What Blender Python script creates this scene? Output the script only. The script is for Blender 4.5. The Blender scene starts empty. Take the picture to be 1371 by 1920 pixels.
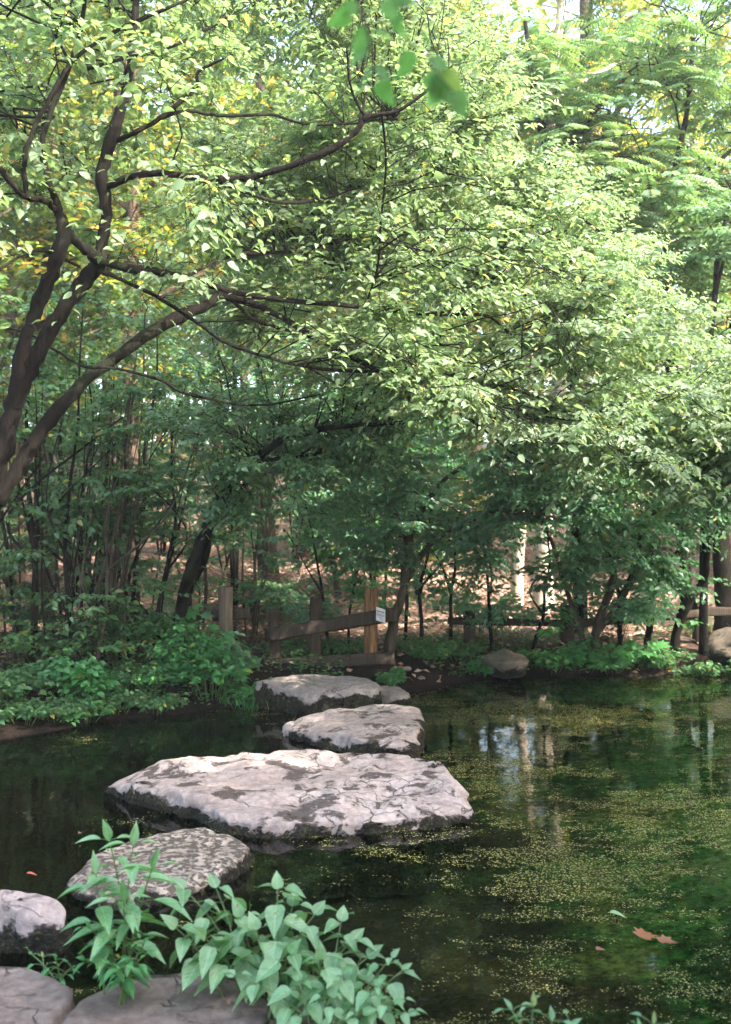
import bpy, math, random
import numpy as np
from mathutils import Vector, noise as mnoise

# ------------------------------------------------------------------ camera, sky, sun
scene = bpy.context.scene
COL = scene.collection
R = math.radians
F = 1867.0           # focal length in photo pixels (35 mm lens, 36 mm high frame, 1920 px)
EYE = 2.0
cam_d = bpy.data.cameras.new("camera")
cam_d.sensor_fit = 'VERTICAL'; cam_d.sensor_height = 36; cam_d.sensor_width = 36
cam_d.lens = 35.0; cam_d.clip_start = 0.05; cam_d.clip_end = 600
cam_d.dof.use_dof = True; cam_d.dof.focus_distance = 7.0; cam_d.dof.aperture_fstop = 2.6
cam = bpy.data.objects.new("camera", cam_d); COL.objects.link(cam)
cam.location = (0, 0, EYE); cam.rotation_euler = (R(90), 0, 0)
scene.camera = cam

SUN_EL, SUN_AZ = 38.0, 122.0      # azimuth measured from +Y towards +X
world = bpy.data.worlds.new("World"); scene.world = world; world.use_nodes = True
wn = world.node_tree; wn.nodes.clear()
sky = wn.nodes.new('ShaderNodeTexSky'); sky.sky_type = 'NISHITA'; sky.sun_disc = False
sky.sun_elevation = R(SUN_EL); sky.sun_rotation = R(SUN_AZ); sky.air_density = 1.0; sky.dust_density = 3.5; sky.ozone_density = 0.6
bg = wn.nodes.new('ShaderNodeBackground'); bg.inputs[1].default_value = 0.15
wo = wn.nodes.new('ShaderNodeOutputWorld')
wn.links.new(sky.outputs[0], bg.inputs[0]); wn.links.new(bg.outputs[0], wo.inputs[0])
sd = bpy.data.lights.new("sun", 'SUN'); sd.energy = 2.1; sd.angle = R(0.6); sd.color = (1.0, 0.92, 0.82)
so = bpy.data.objects.new("sun", sd); COL.objects.link(so)
sv = Vector((math.sin(R(SUN_AZ)) * math.cos(R(SUN_EL)), math.cos(R(SUN_AZ)) * math.cos(R(SUN_EL)), math.sin(R(SUN_EL))))
so.rotation_euler = sv.to_track_quat('Z', 'Y').to_euler(); so.location = sv * 60
scene.view_settings.view_transform = 'Standard'; scene.view_settings.look = 'None'
scene.view_settings.exposure = 3.3; scene.view_settings.gamma = 1.0
scene.cycles.max_bounces = 8; scene.cycles.transparent_max_bounces = 8
scene.cycles.diffuse_bounces = 4; scene.cycles.transmission_bounces = 4; scene.cycles.glossy_bounces = 3
scene.cycles.sample_clamp_indirect = 6

rng = np.random.default_rng(7)

# ------------------------------------------------------------------ small helpers
def P(px, py, Y):
    return np.array([(px - 685.5) / F * Y, Y, EYE - (py - 960) / F * Y])
def G(px, py, z=0.0):
    Y = (EYE - z) * F / (py - 960)
    return np.array([(px - 685.5) / F * Y, Y, z])

def mesh_obj(name, V, faces, mat, parent=None, smooth=True, uv=None, loc=None, attr=None):
    """faces: list of int arrays (n,k)"""
    me = bpy.data.meshes.new(name)
    V = np.asarray(V, dtype=np.float32)
    faces = [np.asarray(f, dtype=np.int32) for f in faces if len(f)]
    if loc is not None:
        V = V - np.asarray(loc, dtype=np.float32)
    loops = np.concatenate([f.ravel() for f in faces])
    tot = np.concatenate([np.full(len(f), f.shape[1], np.int32) for f in faces])
    start = np.concatenate([[0], np.cumsum(tot)[:-1]]).astype(np.int32)
    me.vertices.add(len(V)); me.vertices.foreach_set('co', V.ravel())
    me.loops.add(len(loops)); me.loops.foreach_set('vertex_index', loops)
    me.polygons.add(len(tot)); me.polygons.foreach_set('loop_start', start); me.polygons.foreach_set('loop_total', tot)
    if smooth: me.polygons.foreach_set('use_smooth', np.ones(len(tot), bool))
    if uv is not None:
        l = me.uv_layers.new(name='UVMap'); l.data.foreach_set('uv', np.asarray(uv, np.float32)[loops].ravel())
    if attr is not None:
        a = me.attributes.new('wear', 'FLOAT', 'POINT'); a.data.foreach_set('value', np.asarray(attr, np.float32))
    me.update(calc_edges=True); me.validate()
    me.materials.append(mat)
    o = bpy.data.objects.new(name, me); COL.objects.link(o)
    if parent is not None: o.parent = parent
    elif loc is not None: o.location = loc
    return o

def tag(o, label=None, cat=None, group=None, kind=None):
    if label: o['label'] = label
    if cat: o['category'] = cat
    if group: o['group'] = group
    if kind: o['kind'] = kind
    return o
def empty(name, loc, label=None, cat=None, group=None):
    o = bpy.data.objects.new(name, None); COL.objects.link(o); o.location = [float(c) for c in loc]
    o.empty_display_size = 0.2
    return tag(o, label, cat, group)

ORD = ['first', 'second', 'third', 'fourth', 'fifth', 'sixth', 'seventh', 'eighth', 'ninth', 'tenth', 'eleventh', 'twelfth',
       'thirteenth', 'fourteenth', 'fifteenth', 'sixteenth', 'seventeenth', 'eighteenth', 'nineteenth', 'twentieth', 'twenty-first', 'twenty-second', 'twenty-third', 'twenty-fourth']

def unit(a):
    return a / np.maximum(np.linalg.norm(a, axis=-1, keepdims=True), 1e-9)

def hash2(i, j, s):
    h = (i * 374761393 + j * 668265263 + s * 2147483647) & 0xffffffff
    h = ((h ^ (h >> 13)) * 1274126177) & 0xffffffff
    return ((h ^ (h >> 16)) & 0xffff) / 65535.0
def vnoise(x, y, s=0):
    x = np.asarray(x, float); y = np.asarray(y, float)
    i = np.floor(x).astype(np.int64); j = np.floor(y).astype(np.int64); fx = x - i; fy = y - j
    fx = fx * fx * (3 - 2 * fx); fy = fy * fy * (3 - 2 * fy)
    a = hash2(i, j, s); b = hash2(i + 1, j, s); c = hash2(i, j + 1, s); d = hash2(i + 1, j + 1, s)
    return (a * (1 - fx) + b * fx) * (1 - fy) + (c * (1 - fx) + d * fx) * fy
def fbm(x, y, s=0, o=4):
    t = 0; a = 0.5; n = 0
    for k in range(o):
        t = t + a * vnoise(x * 2 ** k, y * 2 ** k, s + k * 17); n += a; a *= 0.5
    return t / n

# tubes: P (n,k,3), R (n,k)
def tubes(Pn, Rn, sides=4, base=0):
    Pn = np.asarray(Pn, float); Rn = np.asarray(Rn, float); n, k, _ = Pn.shape
    T = unit(np.gradient(Pn, axis=1))
    ref = np.where((np.abs(T.mean(1)[:, 2]) > 0.8)[:, None], np.array([[1.0, 0.13, 0]]), np.array([[0, 0.1, 1.0]]))[:, None, :]
    S = unit(np.cross(T, ref)); U = np.cross(S, T)
    a = np.arange(sides) * 2 * math.pi / sides
    ring = S[:, :, None, :] * np.cos(a)[None, None, :, None] + U[:, :, None, :] * np.sin(a)[None, None, :, None]
    V = (Pn[:, :, None, :] + ring * Rn[:, :, None, None]).reshape(-1, 3)
    idx = (np.arange(n)[:, None, None] * k + np.arange(k - 1)[None, :, None]) * sides
    j = np.arange(sides)[None, None, :]; j2 = (j + 1) % sides
    Fq = np.stack([idx + j, idx + j2, idx + sides + j2, idx + sides + j], -1).reshape(-1, 4) + base
    if sides >= 8:
        nz = np.array([mnoise.noise(Vector((p[0] * 9, p[1] * 9, p[2] * 4))) for p in V])
        V = V + (ring * Rn[:, :, None, None]).reshape(-1, 3) * nz[:, None] * .28
    return V, Fq

def catmull(pts, n_per=6):
    p = np.asarray(pts, float); q = np.vstack([2 * p[0] - p[1], p, 2 * p[-1] - p[-2]]); out = []
    for i in range(len(p) - 1):
        for t in np.linspace(0, 1, n_per, endpoint=False):
            a, b, c, d = q[i], q[i + 1], q[i + 2], q[i + 3]
            out.append(0.5 * (2 * b + (c - a) * t + (2 * a - 5 * b + 4 * c - d) * t * t + (3 * b - a - 3 * c + d) * t ** 3))
    out.append(p[-1]); return np.array(out)

class MB:
    def __init__(s): s.V = []; s.F = []; s.n = 0; s.UV = []
    def add(s, V, Fs, uv=None):
        V = np.asarray(V, float)
        for f in (Fs if isinstance(Fs, list) else [Fs]): s.F.append(np.asarray(f) + s.n)
        s.V.append(V); s.n += len(V)
        if uv is not None: s.UV.append(uv)
    def tubes(s, Pn, Rn, sides=4):
        V, Fq = tubes(Pn, Rn, sides); s.add(V, Fq)
    def limb(s, pts, sides=8, n_per=6, wob=0.0):
        """pts rows: x,y,z,r"""
        c = catmull(pts, n_per)
        if wob:
            c[1:-1, :3] += rng.normal(0, 1, (len(c) - 2, 3)) * (c[1:-1, 3:4] * wob)
            c[1:-1, 3] *= rng.uniform(0.93, 1.08, len(c) - 2)
        s.tubes(c[None, :, :3], np.maximum(c[None, :, 3], 0.0012), sides)
        return c
    def build(s, name, mat, parent=None, smooth=True, loc=None):
        if not s.V: return None
        uv = np.concatenate(s.UV) if s.UV and sum(len(u) for u in s.UV) == s.n else None
        return mesh_obj(name, np.concatenate(s.V), s.F, mat, parent, smooth, uv, loc)

# leaf templates (u across, v along, w up) + faces
T_FAR = (np.array([[0, 0, 0], [-.5, .45, .10], [0, 1, -.08], [.5, .45, .10]]), [np.array([[0, 2, 1], [0, 3, 2]])])
T_MID = (np.array([[0, 0, 0], [-.42, .25, .10], [-.40, .62, .06], [0, 1, -.16], [.40, .62, .06], [.42, .25, .10], [0, .45, .0]]),
         [np.array([[0, 6, 1], [1, 6, 2], [2, 6, 3], [0, 5, 6], [5, 4, 6], [6, 4, 3]])])
def broad_template(vs, hw, fold=.16, droop=.28, serr=0.0):
    V = [[0, 0, 0]]; UV = [[.5, 0]]; Fq = []; Ft = []
    for i in range(1, len(vs) - 1):
        z = -droop * vs[i] ** 2; h = hw[i] * (1 + (serr if i % 2 else -serr))
        for u, ww in ((-h, fold * hw[i]), (-h * .5, fold * .62 * hw[i]), (0, 0), (h * .5, fold * .62 * hw[i]), (h, fold * hw[i])):
            V.append([u, vs[i] - .05 * abs(u), ww + z]); UV.append([.5 + u, vs[i]])
    V.append([0, 1, -droop]); UV.append([.5, 1])
    n = len(vs) - 2; last = len(V) - 1
    for c in range(4): Ft.append([0, 2 + c, 1 + c]); Ft.append([last, 1 + (n - 1) * 5 + c, 2 + (n - 1) * 5 + c])
    for i in range(n - 1):
        for c in range(4):
            a = 1 + i * 5 + c; Fq.append([a, a + 1, a + 6, a + 5])
    return (np.array(V), [np.array(Fq), np.array(Ft)], np.array(UV))
T_OVATE = broad_template([0, .05, .14, .26, .4, .54, .68, .8, .9, 1], [0, .26, .43, .5, .48, .41, .30, .19, .09, 0], .22, .22, .02)
T_LANCE = broad_template([0, .08, .2, .33, .48, .62, .76, .88, 1], [0, .16, .36, .48, .5, .42, .28, .13, 0], .22, .2)
_a = [(-.1, .0), (-.45, .02), (-.34, .22), (-.62, .42), (-.36, .48), (-.42, .82), (-.14, .66), (0, 1.05), (.14, .66), (.42, .82), (.36, .48), (.62, .42), (.34, .22), (.45, .02), (.1, .0)]
T_PALM = (np.array([[0, .3, 0]] + [[x, y, .08 * abs(x) * 2 - .18 * y * y] for x, y in _a]), [np.array([[0, i + 1, i] for i in range(1, 15)] + [[0, 1, 15]])])

def leaves(tmpl, B, A, N, L, W):
    """returns V, faces for len(B) leaves"""
    A = unit(A); S = unit(np.cross(A, N)); U = np.cross(S, A)
    t = tmpl[0]; n = len(B)
    V = B[:, None, :] + L[:, None, None] * (t[None, :, 0, None] * W[:, None, None] * S[:, None, :] + t[None, :, 1, None] * A[:, None, :] + t[None, :, 2, None] * U[:, None, :])
    off = (np.arange(n) * len(t))[:, None, None]
    Fs = [(f[None] + off).reshape(-1, f.shape[1]) for f in tmpl[1]]
    uv = np.tile(tmpl[2], (n, 1)) if len(tmpl) > 2 else None
    return V.reshape(-1, 3), Fs, uv

def grow(limb, C, nt, nl, L, W, spread=.5, rad=.007, tmpl=T_MID, lean=(0, 0, 1), tilt=.4, droop=.12, twig_z=(-.3, .3), bow=.12, rg=None):
    """branches from the nearest limb point out to every centre C, twigs off them, leaves along the twigs"""
    rg = rg or rng
    limb = np.asarray(limb)[:, :3]; C = np.asarray(C, float); n = len(C)
    d = np.linalg.norm(limb[None] - C[:, None], axis=2) + .5 * np.maximum(0, limb[None, :, 2] - C[:, None, 2])
    S = limb[np.argmin(d + rg.uniform(0, .9, d.shape), axis=1)]
    k = 7; t = np.linspace(0, 1, k)
    ln = np.linalg.norm(C - S, axis=1)
    Bp = S[:, None] * (1 - t)[None, :, None] + C[:, None] * t[None, :, None]
    Bp[:, :, 2] += (bow * ln)[:, None] * np.sin(math.pi * t)[None] * rg.uniform(.3, 1.4, (n, 1))
    Bp[:, 1:-1] += rg.normal(0, .045, (n, k - 2, 3)) * ln[:, None, None]
    br = (rad * np.clip(ln, .4, 1.3))[:, None] * np.linspace(1.25, .35, k)[None]
    # twigs
    m = n * nt; own = np.repeat(np.arange(n), nt)
    tt = rg.uniform(.35, 1.0, m) * (k - 1.001); i0 = tt.astype(int); fr = (tt - i0)[:, None]
    T0 = Bp[own, i0] * (1 - fr) + Bp[own, i0 + 1] * fr
    bd = unit(C - S)[own]
    az = rg.uniform(0, 2 * math.pi, m)
    D = np.stack([np.cos(az), np.sin(az), rg.uniform(twig_z[0], twig_z[1], m)], 1) + .7 * bd; D = unit(D)
    tl = spread * rg.uniform(.45, 1.15, m); kk = 5; s = np.linspace(0, 1, kk)
    Tp = T0[:, None] + D[:, None] * (tl[:, None] * s[None])[:, :, None]
    Tp[:, :, 2] -= (droop * tl)[:, None] * (s ** 2)[None]
    Tp[:, 1:] += rg.normal(0, .03, (m, kk - 1, 3)) * tl[:, None, None]
    tr = np.full((m, 1), rad * .36) * np.linspace(1, .35, kk)[None]
    # leaves
    q = m * nl; ow = np.repeat(np.arange(m), nl)
    sp = np.tile((np.arange(nl) + .6) / nl, m) + rg.uniform(-.04, .04, q); sp = np.clip(sp, .03, .999) * (kk - 1)
    j0 = np.minimum(sp.astype(int), kk - 2); f2 = (sp - j0)[:, None]
    LB = Tp[ow, j0] * (1 - f2) + Tp[ow, j0 + 1] * f2
    td = unit(Tp[ow, j0 + 1] - Tp[ow, j0])
    side = unit(np.cross(td, np.array([0, 0, 1.0]))) * np.where(np.tile(np.arange(nl), m) % 2 == 0, 1, -1)[:, None]
    A = td * rg.uniform(.3, .9, (q, 1)) + side * rg.uniform(.5, 1.0, (q, 1)) + np.array([0, 0, -1.0]) * rg.uniform(0, .5, (q, 1))
    N = np.asarray(lean, float)[None] + rg.normal(0, tilt, (q, 3))
    Ls = L * rg.uniform(.45, 1.3, q); Ws = W * rg.uniform(.8, 1.15, q)
    return (Bp, br), (Tp, tr), (LB, A, N, Ls, Ws, tmpl)

# ------------------------------------------------------------------ materials
def new_mat(name):
    m = bpy.data.materials.new(name); m.use_nodes = True
    nt = m.node_tree; nt.nodes.clear(); return m, nt, nt.nodes, nt.links
def nd(nt, typ, **kw):
    n = nt.nodes.new(typ)
    for k, v in kw.items():
        if k.startswith('i_'):
            key = k[2:]; key = int(key) if key.isdigit() else key.replace('_', ' ')
            n.inputs[key].default_value = v
        else: setattr(n, k, v)
    return n
def ramp(nt, stops):
    r = nt.nodes.new('ShaderNodeValToRGB'); e = r.color_ramp.elements
    while len(e) < len(stops): e.new(.5)
    for x, (p, c) in zip(e, stops): x.position = p; x.color = (*c, 1) if len(c) == 3 else c
    return r
def mixc(nt, fac, a, b, blend='MIX'):
    m = nt.nodes.new('ShaderNodeMix'); m.data_type = 'RGBA'; m.blend_type = blend
    for sock, v in ((m.inputs[0], fac), (m.inputs[6], a), (m.inputs[7], b)):
        if isinstance(v, (int, float)): sock.default_value = v
        elif isinstance(v, tuple): sock.default_value = (*v, 1) if len(v) == 3 else v
        else: nt.links.new(v, sock)
    return m.outputs[2]
def math_n(nt, op, a, b=None, clamp=False):
    m = nt.nodes.new('ShaderNodeMath'); m.operation = op; m.use_clamp = clamp
    for s, v in ((m.inputs[0], a), (m.inputs[1], b)):
        if v is None: continue
        if isinstance(v, (int, float)): s.default_value = v
        else: nt.links.new(v, s)
    return m.outputs[0]

def leaf_mat(name, cols, trans=.35, tcol=None, rough=.42, odd=(.30, .26, .05), oddp=.02, veins=False, spec=.5):
    m, nt, ns, lk = new_mat(name)
    geo = ns.new('ShaderNodeNewGeometry')
    n = len(cols)
    r = ramp(nt, [(i / max(1, n - 1) * (1 - oddp) * .98, c) for i, c in enumerate(cols)] + [(1 - oddp * .5, odd)])
    r.color_ramp.interpolation = 'LINEAR'
    lk.new(geo.outputs['Random Per Island'], r.inputs[0])
    tc = ns.new('ShaderNodeTexCoord'); no = nd(nt, 'ShaderNodeTexNoise', i_Scale=1.1, i_Detail=2.0)
    lk.new(tc.outputs['Object'], no.inputs['Vector'])
    v = nd(nt, 'ShaderNodeMapRange'); v.inputs[1].default_value = .3; v.inputs[2].default_value = .7; v.inputs[3].default_value = .75; v.inputs[4].default_value = 1.25
    lk.new(no.outputs[0], v.inputs[0])
    hsv = nd(nt, 'ShaderNodeHueSaturation'); lk.new(r.outputs[0], hsv.inputs['Color']); lk.new(v.outputs[0], hsv.inputs['Value'])
    col = hsv.outputs[0]
    pb = nd(nt, 'ShaderNodeBsdfPrincipled', i_Roughness=rough)
    pb.inputs['Specular IOR Level'].default_value = spec
    if veins:
        uv = ns.new('ShaderNodeUVMap'); sx = ns.new('ShaderNodeSeparateXYZ'); lk.new(uv.outputs[0], sx.inputs[0])
        du = math_n(nt, 'ABSOLUTE', math_n(nt, 'SUBTRACT', sx.outputs[0], .5))
        mid = math_n(nt, 'LESS_THAN', du, .022)
        w = math_n(nt, 'SINE', math_n(nt, 'MULTIPLY', math_n(nt, 'SUBTRACT', sx.outputs[1], math_n(nt, 'MULTIPLY', du, .9)), 44.0))
        vn = math_n(nt, 'MAXIMUM', mid, math_n(nt, 'MULTIPLY', math_n(nt, 'GREATER_THAN', w, .9), .45))
        col = mixc(nt, math_n(nt, 'MULTIPLY', vn, .55), col, (.34, .50, .26))
        sp_ = nd(nt, 'ShaderNodeTexNoise', i_Scale=38.0, i_Detail=3.0); lk.new(tc.outputs['Object'], sp_.inputs['Vector'])
        sr = ramp(nt, [(.66, (0, 0, 0)), (.70, (.8, .8, .8))]); lk.new(sp_.outputs[0], sr.inputs[0]); col = mixc(nt, sr.outputs[0], col, (.16, .11, .04))
        s2 = ramp(nt, [(.3, (.75, .8, .7)), (.7, (1.15, 1.1, 1.15))]); lk.new(sp_.outputs[0], s2.inputs[0]); col = mixc(nt, 1.0, col, s2.outputs[0], 'MULTIPLY')
        bp = nd(nt, 'ShaderNodeBump', i_Strength=.35, i_Distance=.002); lk.new(w, bp.inputs['Height']); lk.new(bp.outputs[0], pb.inputs['Normal'])
    lk.new(col, pb.inputs['Base Color'])
    tr = ns.new('ShaderNodeBsdfTranslucent')
    tcm = mixc(nt, 1.0, col, tcol or (1.5, 1.55, .7), 'MULTIPLY'); lk.new(tcm, tr.inputs[0])
    mx = ns.new('ShaderNodeMixShader'); mx.inputs[0].default_value = trans
    lk.new(pb.outputs[0], mx.inputs[1]); lk.new(tr.outputs[0], mx.inputs[2])
    o = ns.new('ShaderNodeOutputMaterial'); lk.new(mx.outputs[0], o.inputs[0]); return m

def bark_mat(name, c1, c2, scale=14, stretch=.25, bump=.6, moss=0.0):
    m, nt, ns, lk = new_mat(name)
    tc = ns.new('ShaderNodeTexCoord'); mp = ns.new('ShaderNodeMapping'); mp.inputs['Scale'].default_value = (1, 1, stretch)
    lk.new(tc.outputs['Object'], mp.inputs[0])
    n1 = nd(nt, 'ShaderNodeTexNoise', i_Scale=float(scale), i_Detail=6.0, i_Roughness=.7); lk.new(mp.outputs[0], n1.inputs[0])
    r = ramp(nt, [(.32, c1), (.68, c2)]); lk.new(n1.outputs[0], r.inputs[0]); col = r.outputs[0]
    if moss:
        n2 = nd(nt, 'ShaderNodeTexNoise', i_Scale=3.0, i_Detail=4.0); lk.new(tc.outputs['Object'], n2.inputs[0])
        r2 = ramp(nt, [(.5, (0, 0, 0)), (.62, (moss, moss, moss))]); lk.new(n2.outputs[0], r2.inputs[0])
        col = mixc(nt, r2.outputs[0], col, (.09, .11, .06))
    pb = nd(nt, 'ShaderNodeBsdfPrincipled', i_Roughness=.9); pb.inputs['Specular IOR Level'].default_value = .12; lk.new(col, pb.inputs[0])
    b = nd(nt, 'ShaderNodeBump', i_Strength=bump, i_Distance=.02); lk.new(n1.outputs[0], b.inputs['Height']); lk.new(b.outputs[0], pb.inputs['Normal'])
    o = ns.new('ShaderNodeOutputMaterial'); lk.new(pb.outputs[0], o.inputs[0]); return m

def stone_mat(name, base, light, dark, mottled=0.0, pits=.5, moss=(.024, .022, .013)):
    m, nt, ns, lk = new_mat(name)
    tc = ns.new('ShaderNodeTexCoord'); co = tc.outputs['Object']
    at = ns.new('ShaderNodeAttribute'); at.attribute_name = 'wear'
    n1 = nd(nt, 'ShaderNodeTexNoise', i_Scale=2.2, i_Detail=8.0, i_Roughness=.62); lk.new(co, n1.inputs[0])
    n2 = nd(nt, 'ShaderNodeTexNoise', i_Scale=22.0, i_Detail=7.0, i_Roughness=.7); lk.new(co, n2.inputs[0])
    m3 = ns.new('ShaderNodeMapping'); m3.inputs['Scale'].default_value = (.8, 1.25, 1); lk.new(co, m3.inputs[0])
    n3 = nd(nt, 'ShaderNodeTexNoise', i_Scale=4.6, i_Detail=10.0, i_Roughness=.68, i_Distortion=.25); lk.new(m3.outputs[0], n3.inputs[0])
    c = ramp(nt, [(.35, base), (.65, light)]); lk.new(n1.outputs[0], c.inputs[0])
    c2 = ramp(nt, [(.32, (.48, .46, .44)), (.66, (1.18, 1.16, 1.15))]); lk.new(n2.outputs[0], c2.inputs[0])
    col = mixc(nt, .8, c.outputs[0], c2.outputs[0], 'MULTIPLY')
    # dark lichen in the pits and cracks
    vo = nd(nt, 'ShaderNodeTexVoronoi', feature='DISTANCE_TO_EDGE', i_Scale=2.3)
    mp = ns.new('ShaderNodeMapping'); mp.inputs['Scale'].default_value = (.8, 1.7, 1.5)
    dn = nd(nt, 'ShaderNodeTexNoise', i_Scale=4.0, i_Detail=6.0); lk.new(co, dn.inputs[0])
    va = ns.new('ShaderNodeVectorMath'); va.operation = 'MULTIPLY_ADD'; va.inputs[1].default_value = (.55, .55, .55)
    lk.new(dn.outputs['Color'], va.inputs[0]); lk.new(co, va.inputs[2]); lk.new(va.outputs[0], mp.inputs[0]); lk.new(mp.outputs[0], vo.inputs['Vector'])
    crack = ramp(nt, [(.0, (1, 1, 1)), (.022, (0, 0, 0))]); lk.new(vo.outputs[0], crack.inputs[0])
    pit = ramp(nt, [(.655 - .14 * pits, (0, 0, 0)), (.695 - .14 * pits, (1, 1, 1))]); lk.new(n3.outputs[0], pit.inputs[0])
    brk = ramp(nt, [(.46, (0, 0, 0)), (.55, (1, 1, 1))]); lk.new(n1.outputs[0], brk.inputs[0])
    cr = math_n(nt, 'MULTIPLY', crack.outputs[0], brk.outputs[0])
    n7 = nd(nt, 'ShaderNodeTexNoise', i_Scale=9.0, i_Detail=6.0, i_Roughness=.7); lk.new(m3.outputs[0], n7.inputs[0])
    p7 = ramp(nt, [(.60, (0, 0, 0)), (.65, (.45, .45, .45))]); lk.new(n7.outputs[0], p7.inputs[0])
    dk = math_n(nt, 'MAXIMUM', math_n(nt, 'MAXIMUM', math_n(nt, 'MULTIPLY', pit.outputs[0], .85), math_n(nt, 'MULTIPLY', p7.outputs[0], pits)), math_n(nt, 'MULTIPLY', cr, .9))
    if mottled:
        n5 = nd(nt, 'ShaderNodeTexNoise', i_Scale=26.0, i_Detail=5.0, i_Roughness=.6)
        mq = ns.new('ShaderNodeMapping'); mq.inputs['Scale'].default_value = (1.0, 1.25, 1); lk.new(co, mq.inputs[0]); lk.new(mq.outputs[0], n5.inputs[0])
        m5 = ramp(nt, [(.47, (0, 0, 0)), (.56, (mottled,) * 3)]); lk.new(n5.outputs[0], m5.inputs[0])
        dk = math_n(nt, 'MAXIMUM', dk, m5.outputs[0])
    col = mixc(nt, dk, col, dark)
    # mossy, muddy flank that never dries
    ms = math_n(nt, 'ADD', at.outputs['Fac'], math_n(nt, 'MULTIPLY', math_n(nt, 'SUBTRACT', n3.outputs[0], .5), 2.6))
    mr = ramp(nt, [(.50, (0, 0, 0)), (.60, (1, 1, 1))]); lk.new(ms, mr.inputs[0])
    n4 = nd(nt, 'ShaderNodeTexNoise', i_Scale=45.0, i_Detail=4.0); lk.new(co, n4.inputs[0])
    mc = ramp(nt, [(.35, (.012, .0095, .0075)), (.58, moss), (.72, (.07, .075, .025))]); lk.new(n4.outputs[0], mc.inputs[0])
    col = mixc(nt, mr.outputs[0], col, mc.outputs[0])
    pb = nd(nt, 'ShaderNodeBsdfPrincipled', i_Roughness=.85); pb.inputs['Specular IOR Level'].default_value = .2; lk.new(col, pb.inputs[0])
    h = math_n(nt, 'ADD', math_n(nt, 'MULTIPLY', n2.outputs[0], .35), math_n(nt, 'ADD', math_n(nt, 'MULTIPLY', n3.outputs[0], .8), math_n(nt, 'MULTIPLY', dk, -.5)))
    h = math_n(nt, 'ADD', h, math_n(nt, 'MULTIPLY', math_n(nt, 'MULTIPLY', n4.outputs[0], mr.outputs[0]), 1.2))
    b = nd(nt, 'ShaderNodeBump', i_Strength=.9, i_Distance=.025); lk.new(h, b.inputs['Height']); lk.new(b.outputs[0], pb.inputs['Normal'])
    o = ns.new('ShaderNodeOutputMaterial'); lk.new(pb.outputs[0], o.inputs[0]); return m

def plain_mat(name, col, rough=.8, var=.3, scale=12, metal=0):
    m, nt, ns, lk = new_mat(name)
    tc = ns.new('ShaderNodeTexCoord'); n = nd(nt, 'ShaderNodeTexNoise', i_Scale=float(scale), i_Detail=4.0); lk.new(tc.outputs['Object'], n.inputs[0])
    r = ramp(nt, [(.3, tuple(c * (1 - var) for c in col)), (.7, tuple(min(1, c * (1 + var)) for c in col))]); lk.new(n.outputs[0], r.inputs[0])
    pb = nd(nt, 'ShaderNodeBsdfPrincipled', i_Roughness=rough); lk.new(r.outputs[0], pb.inputs[0])
    o = ns.new('ShaderNodeOutputMaterial'); lk.new(pb.outputs[0], o.inputs[0]); return m

def wood_mat(name, c1, c2):
    return bark_mat(name, c1, c2, 30, .08, .5)

M = {}
M['leaf_lime'] = leaf_mat('lime_leaf', [(.19, .275, .14), (.25, .335, .19), (.15, .24, .12), (.22, .29, .13)], .5, (1.3, 1.35, .85), .40, (.42, .34, .10), .008)
M['leaf_green'] = leaf_mat('green_leaf', [(.095, .185, .075), (.13, .225, .10), (.08, .165, .07)], .35, (1.5, 1.6, .8), .36, (.25, .25, .04), .01)
M['leaf_cool'] = leaf_mat('cool_green_leaf', [(.10, .215, .12), (.14, .27, .155), (.08, .18, .10)], .42, (1.3, 1.6, .8), .34, (.25, .25, .04), .006)
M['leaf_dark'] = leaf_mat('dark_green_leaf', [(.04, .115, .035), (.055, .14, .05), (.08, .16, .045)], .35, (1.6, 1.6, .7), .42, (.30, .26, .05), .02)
M['leaf_back'] = leaf_mat('backwood_leaf', [(.09, .17, .05), (.15, .23, .07), (.075, .15, .05), (.22, .24, .06)], .5, (1.7, 1.6, .6), .5, (.60, .40, .12), .16)  # golden share of the leaves stands in for sunlight on far foliage
M['leaf_frond'] = leaf_mat('frond_leaf', [(.10, .20, .11), (.14, .24, .14), (.17, .27, .13)], .4, (1.6, 1.6, .7), .4, (.35, .26, .04), .01)
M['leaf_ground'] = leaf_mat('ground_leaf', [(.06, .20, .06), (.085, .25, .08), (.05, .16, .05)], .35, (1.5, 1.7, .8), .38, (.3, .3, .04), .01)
M['leaf_front'] = leaf_mat('pale_broad_leaf', [(.14, .28, .12), (.21, .36, .18), (.09, .21, .07), (.17, .32, .15)], .3, (1.3, 1.6, .8), .36, (.25, .30, .07), .02, veins=True, spec=.7)
M['leaf_lance'] = leaf_mat('pale_lance_leaf', [(.14, .30, .13), (.20, .36, .18), (.09, .24, .08)], .3, (1.3, 1.6, .8), .38, (.25, .30, .07), .02, veins=True, spec=.7)
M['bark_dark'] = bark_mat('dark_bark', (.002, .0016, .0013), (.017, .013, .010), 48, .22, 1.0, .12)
M['bark_twig'] = bark_mat('grey_twig_bark', (.03, .022, .017), (.08, .06, .045), 30, .3, .4)
M['bark_grey'] = bark_mat('grey_bark', (.03, .023, .017), (.10, .078, .06), 18, .2, .9, .4)
M['bark_pale'] = bark_mat('pale_bark', (.30, .23, .17), (.62, .54, .45), 9, .3, .5)
M['bark_brown'] = bark_mat('brown_bark', (.055, .035, .024), (.16, .11, .08), 20, .2, .9)
M['post'] = wood_mat('weathered_post_wood', (.10, .075, .055), (.26, .20, .15))
M['post_dark'] = wood_mat('dark_post_wood', (.030, .022, .016), (.085, .062, .045))
M['post_sunlit'] = wood_mat('sunlit_split_wood', (.04, .022, .012), (.38, .21, .10))  # warm sunlight on the post is put into this wood colour
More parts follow.
